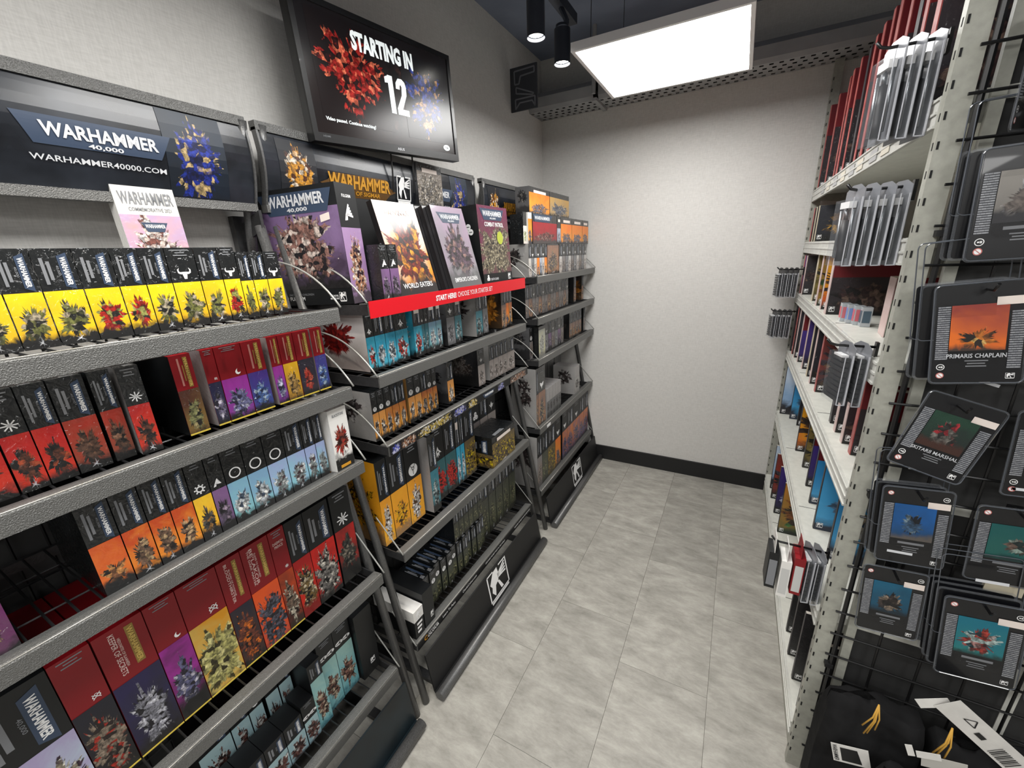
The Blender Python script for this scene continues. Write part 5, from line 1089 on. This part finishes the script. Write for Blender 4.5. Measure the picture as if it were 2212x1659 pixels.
# clear packs hanging on hooks by the slotted post
clr, nt, bs = new_mat('clear_plastic'); bs.inputs['Base Color'].default_value = (*S(150, 154, 160), 1); bs.inputs['Roughness'].default_value = .10; bs.inputs['Alpha'].default_value = .13; bs.inputs['Coat Weight'].default_value = .5; bs.inputs['Specular IOR Level'].default_value = .8
dome, nt, bs = new_mat('clear_dome'); bs.inputs['Base Color'].default_value = (.02, .02, .02, 1); bs.inputs['Roughness'].default_value = .08; bs.inputs['Alpha'].default_value = .06; bs.inputs['Coat Weight'].default_value = .3
HOOKM = plain('hook_black', S(14, 14, 15), .35)
CARDG = plain('grey_backing_card', S(120, 122, 127), .35, coat=.4)
CARDD = plain('black_backing_card', S(30, 30, 33), .4); TOOLK = plain('black_rubber_handle', S(26, 26, 28), .45); TOOLG = plain('steel_tool', S(150, 154, 158), .3, metal=.8)
def hook_x(y, z, x0, x1, label):
    t = thing('peg_hook', label, 'hook', (x1, y, z), 'hooks on the slotted shelving')
    MB().tube([(x1, y, z), (x0 + .022, y, z), (x0 + .008, y, z + .004), (x0, y, z + .014)], .0032, 8).build('prong', HOOKM, t, smooth=True)
    MB().box((x1 - .002, y - .008, z - .03), (x1 + .004, y + .008, z + .012)).build('hook_plate', HOOKM, t)
def tool_pack(x, y, ztop, h, w, label, kind=0, card=None):
    o = link('tool_pack', MB().box((0, 0, -h), (.018, w, -.03)).mesh('tool_pack', [clr])); o.location = (x, y, ztop); tag(o, label, 'tool pack', 'clear packs hanging in the aisle')
    c_ = MB(); c_.prism([(.0185, 0, -h), (.0185, w, -h), (.0185, w, -.012), (.0185, w * .7, 0), (.0185, w * .3, 0), (.0185, 0, -.012)], (.0015, 0, 0)); c_.build('backing_card', card or CARDG, o, local=True)
    if kind == 0:
        b = MB(); b.tube([(.009, w * .45, -h * .94), (.009, w * .45, -h * .80), (.009, w * .5, -h * .62), (.009, w * .5, -h * .42)], .0088, 8); b.build('handle', TOOLK, o, local=True, smooth=True)
        b = MB(); b.tube([(.009, w * .5, -h * .42), (.009, w * .52, -h * .30)], .0045, 8)
        for yy in (.12, .82): b.tube([(.009, w * yy, -h * .9), (.009, w * yy, -h * .3)], .003, 6); b.tube([(.009, w * .52, -h * .30), (.009, w * .53, -h * .2)], .0018, 6); b.build('blade', TOOLG, o, local=True, smooth=True)
    else:
        b = MB()
        for k in range(9): b.box((.002, w * .1, -h * .95 + k * h * .082), (.016, w * .9, -h * .95 + k * h * .082 + h * .06))
        b.build('dark_insert', TOOLK, o, local=True)
    q = MB(); q.box((.002, w * .25, -h * .28), (.0165, w * .75, -h * .20)); q.build('paper_strip', WHITE, o, local=True)
    # turned flange edges catch the light
    b = MB()
    for xx, tt_ in ((.0155, .003), (.0, .0015)): b.box((xx, -.001, -h), (xx + tt_, .001, -.028))
    b.box((0, -.001, -h), (.018, .001, -h + .002)); b.build('clear_flange', plain('clear_flange', S(186, 188, 194), .15, coat=.5), o, local=True)
    o.rotation_euler = (0, 0, math.radians(14))
    return o
hook_x(1.262, 1.972, .200, .312, 'black hook carrying the uppermost clear tool packs')
for i, x in enumerate((.226, .254, .282)): tool_pack(x, 1.222, 1.985, .19, .08, f'clear pack with steel-tipped tool on the uppermost hook, {ORD[3 - i]} from the post')
hook_x(1.262, 1.706, .196, .312, 'black hook under the highest pale shelf carrying four packs')
for i, x in enumerate((.206, .232, .258, .284)): tool_pack(x, 1.222, 1.718, .175, .08, f'clear pack with dark tool on the second hook, {ORD[4 - i]} from the post')
hook_x(1.262, 1.352, .215, .312, 'black hook with upturned tip holding two clear packs')
for i, x in enumerate((.250, .280)): tool_pack(x, 1.222, 1.362, .155, .08, f'clear pack of dark bristled parts on the bare-tipped hook, {ORD[2 - i]} from post', 1)
hook_x(1.262, .752, .175, .312, 'black hook carrying the small cartons near the floor')
for i, x in enumerate((.266, .288)): tool_pack(x, 1.222, .762, .17, .08, f'clear pack with dark insert beside the hanging cartons, {ORD[2 - i]} from post', 1)
for i, (x, c_, lb) in enumerate(((.172, BODYP, 'small black hanging carton with white flap, outermost on the low hook'), (.205, WHITEB, 'small white hanging carton with barcode print between black carton and clear packs'), (.236, REDB, 'small red-topped hanging carton beside the clear packs'))):
    o = link('hanging_carton', MB().box((0, 0, -.16), (.026, .07, -.035)).mesh('hanging_carton', [c_])); o.location = (x, 1.228, .768 - .02 * (i == 1)); tag(o, lb, 'carton', 'small cartons on the low hook')
    b = MB(); b.prism([(.012, 0, -.035), (.012, .07, -.035), (.012, .062, .012), (.012, .008, .012)], (.0012, 0, 0)); b.build('hang_flap', REDB if i == 2 else WHITEB, o, local=True)
    q = MB(); q.quad((.003, -.0006, -.15), (.023, -.0006, -.15), (.023, -.0006, -.06), (.003, -.0006, -.06)); q.build('side_print', GREYINK if c_ is BODYP else plain('pale_print', S(190, 190, 188), .5), o, local=True)
for zt, lb in ((1.462, 'upper'), (1.232, 'lower')):
    hook_x(2.80, zt - .004, .188, .312, f'thin black hook at the far end of pale shelving, {lb} one')
    for i in range(4):
        o = tool_pack(.20 + .024 * i, 2.765, zt + .006, .16, .07, f'small black pack against the end wall, {lb} hook, {ORD[4 - i]} from the shelving', 1, CARDD)

# blister cards on the end grid
CARDK = plain('blister_card_black', S(11, 12, 16), .35, coat=.3)
colm, nt, bs = new_mat('small_print_columns')
tc = node(nt, 'ShaderNodeTexCoord'); br = node(nt, 'ShaderNodeTexBrick'); br.inputs['Scale'].default_value = 1.0
br.inputs['Brick Width'].default_value = .35; br.inputs['Row Height'].default_value = .04; br.inputs['Mortar Size'].default_value = .009; br.offset = .37
br.inputs['Color1'].default_value = (*S(150, 152, 156), 1); br.inputs['Color2'].default_value = (*S(120, 122, 128), 1); br.inputs['Mortar'].default_value = (*S(40, 42, 48), 1)
uvn = node(nt, 'ShaderNodeUVMap'); uvn.uv_map = 'uv'; wire(nt, uvn.outputs[0], br.inputs['Vector']); wire(nt, br.outputs['Color'], bs.inputs['Base Color']); bs.inputs['Roughness'].default_value = .4
def rrect(w, h, r, y, n=4):
    pts = []
    for cx, cz, a0 in ((w / 2 - r, -h / 2 + r, -90), (w / 2 - r, h / 2 - r, 0), (-w / 2 + r, h / 2 - r, 90), (-w / 2 + r, -h / 2 + r, 180)):
        for i in range(n + 1): a = math.radians(a0 + 90 * i / n); pts.append((cx + r * math.cos(a), y, cz + r * math.sin(a)))
    return pts
def blister(x, y, z, w, h, tilt, pal, label, title=None, sticker=True, yaw=0.0, front=True, toddler='low', pitch=0.0):
    o = link('blister_pack', MB().prism(rrect(w, h, .010, 0), (0, .0012, 0)).mesh('blister_pack', [clr])); o.location = (x, y, z)
    o.rotation_euler = (math.radians(pitch), math.radians(-tilt), math.radians(yaw)); tag(o, label, 'blister pack', 'blister packs on the end grid')
    W, H_ = w * .93, h * .955
    MB().prism(rrect(W, H_, .006, -.0006), (0, .0005, 0)).build('card', CARDK, o, local=True)
    b = MB(); pts = rrect(w * .98, h * .975, .010, -.0012)
    for p, q_ in zip(pts, pts[1:] + pts[:1]): b.tube([p, q_], .0011, 4, cap=False)
    b.build('rolled_edge', plain('clear_edge', S(84, 88, 94), .12, coat=.6), o, local=True)
    bub = MB(); bub.prism(rrect(W * .62, H_ * .60, .012, -.012), (0, .011, 0)); bub.build('blister_dome', dome, o, local=True)
    e = -.0014
    if front:
        q = MB(); q.quad((-W * .32, e, -H_ * .17), (W * .30, e, -H_ * .17), (W * .30, e, H_ * .30), (-W * .32, e, H_ * .30)); q.build('picture', pal, o, local=True)
        for a, b_, lo, hi in ((-W * .475, -W * .33, -H_ * .26, H_ * .30), (W * .33, W * .475, -H_ * .36, H_ * .22)):
            q = MB(); q.quad((a, e, lo), (b_, e, lo), (b_, e, hi), (a, e, hi)); q.build('small_print', colm, o, local=True)
        if title: text(o, title, (-W * .34, e - .0003, -H_ * .245), (W * .66, 0, 0), (0, 0, H_ * .045), SILVT, .012)
        else:
            q = MB(); q.quad((-W * .2, e, -H_ * .235), (W * .2, e, -H_ * .235), (W * .2, e, -H_ * .205), (-W * .2, e, -H_ * .205)); q.build('title_line', GREYINK, o, local=True)
        for i, ww in enumerate((.26, .20, .23)):
            q = MB(); zz = -H_ * (.275 + .028 * i); q.quad((-W * ww / 2, e, zz - H_ * .006), (W * ww / 2, e, zz - H_ * .006), (W * ww / 2, e, zz + H_ * .006), (-W * ww / 2, e, zz + H_ * .006)); q.build('printed_line', GREYINK, o, local=True)
        q = MB(); q.quad((-W * .2, e, H_ * .325), (W * .2, e, H_ * .325), (W * .2, e, H_ * .36), (-W * .2, e, H_ * .36)); q.build('title_line', SILVT, o, local=True)
        em_ = W * .10
        if toddler == 'low': emblem(o, 'no_toddler', (-W * .45, e, -H_ * .46), (em_, 0, 0), (0, 0, em_)); emblem(o, 'age', (-W * .45, e, -H_ * .37), (em_, 0, 0), (0, 0, em_))
        else: emblem(o, 'no_toddler', (-W * .45, e, H_ * .40), (em_, 0, 0), (0, 0, em_)); emblem(o, 'age', (W * .36, e, H_ * .38), (em_, 0, 0), (0, 0, em_))
        emblem(o, 'hammer', (W * .33, e, -H_ * .46), (em_ * .95, 0, 0), (0, 0, em_ * .8))
        if sticker:
            q = MB(); q.quad((W * .16, e - .0006, H_ * .28), (W * .48, e - .0006, H_ * .28), (W * .48, e - .0006, H_ * .36), (W * .16, e - .0006, H_ * .36)); q.build('price_sticker', STICKER, o, local=True)
    q = MB(); q.prism(rrect(W * .28, H_ * .028, H_ * .013, -.0013), (0, .0002, 0)); q.build('hang_slot', GREYINK, o, local=True)
    o.data.update(); q_ = o.children[-1]; q_.location = (0, 0, H_ * .43)
    return o
def hook_y(x, z, y1, label):
    t = thing('grid_hook', label, 'hook', (x, 1.16, z), 'hooks on the end grid')
    MB().tube([(x, 1.161, z), (x, y1 + .01, z), (x, y1, z + .012)], .0028, 8).build('prong', HOOKM, t, smooth=True)
    MB().box((x - .012, 1.158, z - .02), (x + .012, 1.161, z + .006)).build('hook_plate', HOOKM, t)
B_FIRE = art('pic_flame', S(150, 60, 50), S(226, 110, 30), S(40, 30, 24), S(206, 120, 40), S(236, 190, 110), S(60, 46, 40), gh=.1, film=0, cy=.25, ry=.25, rx=.4, fs=55)
B_GRN = art('pic_green', S(24, 60, 44), S(26, 36, 34), S(40, 40, 38), S(110, 106, 100), S(170, 40, 50), S(60, 34, 26), gh=.2, film=0, rx=.3, ry=.4, fs=70)
B_BLU = art('pic_blue', S(20, 90, 160), S(24, 60, 90), S(24, 30, 40), S(60, 90, 120), S(120, 140, 150), S(90, 84, 80), gh=.12, film=0, rx=.3, ry=.3, fs=60)
B_TEAL = art('pic_teal', S(20, 90, 120), S(24, 60, 80), S(30, 28, 30), S(70, 60, 56), S(170, 150, 130), S(26, 40, 50), gh=.1, film=0, rx=.36, ry=.36, cy=.34, fs=60)
B_TEALR = art('pic_teal_red', S(20, 110, 130), S(40, 120, 120), S(40, 60, 70), S(170, 60, 50), S(190, 210, 206), S(30, 60, 60), gh=.08, film=0, rx=.4, ry=.38, fs=60)
B_SEA = art('pic_sea_green', S(16, 84, 84), S(30, 90, 84), S(30, 50, 50), S(110, 90, 80), S(150, 170, 160), S(26, 50, 50), gh=.1, film=0, rx=.3, ry=.3, cx=.65, fs=60)
B_GREY = art('pic_grey', S(140, 136, 130), S(120, 116, 112), S(60, 50, 46), S(120, 110, 104), S(206, 208, 212), S(40, 40, 44), gh=.2, film=0, fs=40)
blister(.424, 1.118, 1.417, .135, .200, 7, B_FIRE, 'large blister card with flame picture lettered PRIMARIS CHAPLAIN', 'PRIMARIS CHAPLAIN', pitch=-4)
for i in (1, 2): blister(.412 - .007 * i, 1.118 + .013 * i, 1.418, .135, .198, 7, B_FIRE, f'blister card hidden behind the flame picture card, {ORD[i]} one back', front=False)
blister(.427, 1.132, 1.190, .134, .178, -16, B_GRN, 'blister card hanging crooked with green picture lettered SKITARII MARSHAL', 'SKITARII MARSHAL', pitch=-6)
blister(.420, 1.132, .962, .124, .204, 5, B_BLU, 'blister card with bright blue picture directly under the crooked card', toddler='high')
for i in (1, 2): blister(.416 - .005 * i, 1.136 + .011 * i, .963, .124, .202, 5, B_BLU, f'blister card behind the bright blue picture card, {ORD[i]} one back', front=False)
blister(.420, 1.132, .744, .122, .198, 4, B_TEAL, 'blister card with dark teal picture, lowest beside the slotted post', toddler='high')
blister(.573, 1.104, .722, .136, .222, 6, B_TEALR, 'large blister card with teal and red picture in front of a stack', toddler='high')
for i in (1, 2, 3): blister(.567 - .005 * i, 1.104 + .013 * i, .727 + .004 * i, .136, .222, 6, B_TEALR, f'blister card in the stack behind the teal-red picture, {ORD[i]} one back', front=False)
blister(.580, 1.132, .960, .13, .19, 4, B_SEA, 'blister card with sea-green picture above the teal-red stack', toddler='high')
blister(.437, 1.118, 1.652, .145, .196, 3, B_GREY, 'blister card with grey-white picture above the flame picture card', pitch=-3)
for i in (1, 2): blister(.428 - .007 * i, 1.118 + .013 * i, 1.654, .145, .194, 3, B_GREY, f'blister card behind the grey-white picture card, {ORD[i]} one back', front=False)
blister(.590, 1.132, 1.178, .13, .19, 4, B_GREY, 'blister card with pale picture beside the crooked green card', sticker=False)
blister(.733, 1.120, .690, .13, .20, 5, B_TEAL, 'blister card cut by the picture edge beside the teal-red stack', toddler='high')
blister(.395, 1.120, 1.862, .11, .19, 6, B_GREY, 'blister card turned edgewise at the height of the uppermost packs', yaw=58)
blister(.425, 1.116, 1.868, .11, .19, 4, B_GREY, 'second edgewise blister card behind the turned one at the top', yaw=50)
for x, z, y, lb in ((.42, 1.502, 1.10, 'flame picture cards'), (.435, 1.262, 1.10, 'crooked green card'), (.412, 1.052, 1.10, 'bright blue card'), (.412, .832, 1.10, 'dark teal card'), (.562, .818, 1.085, 'teal-red stack'), (.575, 1.042, 1.10, 'sea-green card'), (.432, 1.738, 1.10, 'grey-white cards'), (.584, 1.262, 1.10, 'pale picture blister'), (.40, 1.948, 1.08, 'edgewise cards')):
    hook_y(x, z, y - .012, f'black grid hook holding the {lb}')
# things between the grid and the end panel
tg = thing('paper_label_block', 'cream paper block showing above the teal-red stack', 'label', (.60, 1.15, .84), None)
MB().box((.565, 1.140, .838), (.625, 1.150, .872)).build('block', plain('cream_paper', S(190, 182, 160), .6), tg)

# cloth pouches with tags at the foot of the grid
FAB = noisy('black_cloth', S(18, 18, 19), S(26, 26, 27), 30, .9, .5, 14, bdist=.01, spec=.2)
def pouch(x0, x1, y0, y1, z0, z1, label, seed):
    bm = bmesh.new(); bmesh.ops.create_cube(bm, size=1.0); bmesh.ops.subdivide_edges(bm, edges=bm.edges[:], cuts=9, use_grid_fill=True)
    rr_ = random.Random(seed); ph = [rr_.uniform(0, 6) for _ in range(6)]
    for v in bm.verts:
        u, w_, t_ = v.co.x, v.co.y, v.co.z
        bulge = 1 - .5 * abs(2 * t_) ** 4
        gather = 1 - .12 * max(0, t_ * 2) ** 2
        fold = .012 * math.sin(9 * t_ + 5 * u + ph[0]) + .008 * math.sin(17 * u - 6 * t_ + ph[1])
        fx = (abs(2 * u) ** 6) * .5
        v.co.x = (x0 + x1) / 2 + u * (x1 - x0) * gather
        v.co.y = (y0 + y1) / 2 + w_ * (y1 - y0) * bulge * (1 - .6 * fx) + fold * (1 - fx) * (-1 if w_ < 0 else 1) * .9
        v.co.z = (z0 + z1) / 2 + t_ * (z1 - z0) + .012 * math.sin(7 * u + ph[2]) * (t_ > .3)
    me = bpy.data.meshes.new('cloth_pouch'); bm.to_mesh(me); bm.free(); me.materials.append(FAB)
    me.polygons.foreach_set('use_smooth', [True] * len(me.polygons))
    o = link('cloth_pouch', me); tag(o, label, 'cloth bag', 'black cloth bags under the grid'); return o
p1 = pouch(.335, .545, 1.065, 1.155, .045, .445, 'black cloth bag hanging beside the slotted post with WAR tag', 3)
p2 = pouch(.550, .78, 1.06, 1.15, .04, .430, 'black cloth bag beside the first one, under long white paper tag', 8)
p3 = pouch(.44, .64, .965, 1.055, .0, .345, 'black cloth bag in front of the other two, lowest of the three', 5)
CORD = plain('yellow_cord', S(196, 150, 60), .7)
PAPER = noisy('tag_paper', S(206, 204, 200), S(220, 218, 214), 30, .6)
tg = thing('hang_tag', 'long white paper tag with barcode slanting over the cloth bags', 'paper tag', (.59, 1.04, .56))
ux = V((.150, .0, -.118)); uy = V((.030, -.012, .052))
o0 = V((.512, 1.045, .560))
MB().obox(o0, ux, uy, (0, .0008, 0)).build('paper_strip', PAPER, tg)
b = MB(); c0 = o0 + ux * .98 + V((.0, .004, .004)); b.obox(c0, ux * .75, uy * .9, (0, .0008, 0)); b.build('paper_strip', PAPER, tg)
n_ = ux.cross(uy).normalized() * (1 if ux.cross(uy).y < 0 else -1)
b = MB()
for i in range(11):
    p = o0 + ux * (.66 + .022 * i) + uy * .12 + n_ * .0012; b.quad(p, p + ux * (.012 if i % 3 else .007), p + ux * (.012 if i % 3 else .007) + uy * .55, p + uy * .55)
b.build('barcode', BLACKINK, tg)
b = MB(); p = o0 + ux * .22 + uy * .5 + n_ * .0012
for a_, c_ in (((0, 0), (.14, 0)), ((.14, 0), (.07, .3)), ((.07, .3), (0, 0))):
    A_, B_ = p + ux * a_[0] + uy * a_[1], p + ux * c_[0] + uy * c_[1]; tdir = (B_ - A_).normalized(); nn = tdir.cross(n_) * .0012; b.quad(A_ - nn, B_ - nn, B_ + nn, A_ + nn)
b.build('printed_triangle', BLACKINK, tg)
q = MB(); p = o0 + ux * .42 + uy * .3 + n_ * .0012; q.quad(p, p + ux * .1, p + ux * .1 + uy * .2, p + uy * .2); q.build('printed_box', BLACKINK, tg)
b = MB(); b.obox(o0 + V((-.018, .002, -.022)), V((.05, 0, .035)), V((-.015, 0, .02)), (0, .0008, 0)); b.build('folded_end', PAPER, tg)
def cords(x, y, z, ends, label):
    t = thing('cord_loop', label, 'cord', (x, y, z), 'yellow cords of the bags')
    for ex_, ez_ in ends: MB().tube([(x, y, z), ((x + ex_) / 2 + .004, y - .006, (z + ez_) / 2), (ex_, y - .004, ez_)], .0017, 6).build('cord', CORD, t, smooth=True)
cords(.425, 1.05, .500, ((.405, .42), (.412, .395), (.418, .40), (.430, .42)), 'yellow cord loop drooping over the bag beside the slotted post')
cords(.545, 1.03, .530, ((.528, .44), (.533, .43), (.548, .43), (.536, .45)), 'yellow cord loop below the long white tag')
MB_t = thing('hang_tag', 'folded pale card tag on the cord loop below the long white tag', 'paper tag', (.55, 1.0, .42))
MB().obox((.515, 1.02, .395), (.075, 0, .02), (-.006, .0, .036), (0, .0008, 0)).build('card', plain('greyish_tag', S(176, 174, 168), .6), MB_t)
b = MB(); b.obox((.500, 1.012, .425), (.040, 0, .016), (-.006, 0, .018), (0, .0008, 0)); b.build('card', PAPER, MB_t)
emb = thing('hang_tag', 'white tag with hammer emblem peeking between the cloth bags', 'paper tag', (.52, 1.0, .44)); 
MB().obox((.487, 1.016, .415), (.012, 0, .006), (-.012, 0, .03), (0, .0008, 0)).build('card', PAPER, emb)
wt = thing('woven_label', 'white label lettered WARHAMMER at the bottom of the bag by the post', 'label', (.40, 1.05, .3))
MB().obox((.372, 1.046, .262), (.075, 0, .022), (-.016, 0, .058), (0, .0008, 0)).build('patch', PAPER, wt)
w0 = V((.372, 1.0452, .262)); wx = V((.075, 0, .022)); wy = V((-.016, 0, .058))
text(wt, 'WARHAMMER', w0 + wx * .03 + wy * .95 - BASE[wt.name], -wy * .9, wx * .13, BLACKINK, .02)
q = MB(); q.quad(w0 + wx * .24 + wy * .12, w0 + wx * .78 + wy * .12, w0 + wx * .70 + wy * .85, w0 + wx * .24 + wy * .85); q.build('emblem', BLACKINK, wt)

bpy.context.view_layer.update()
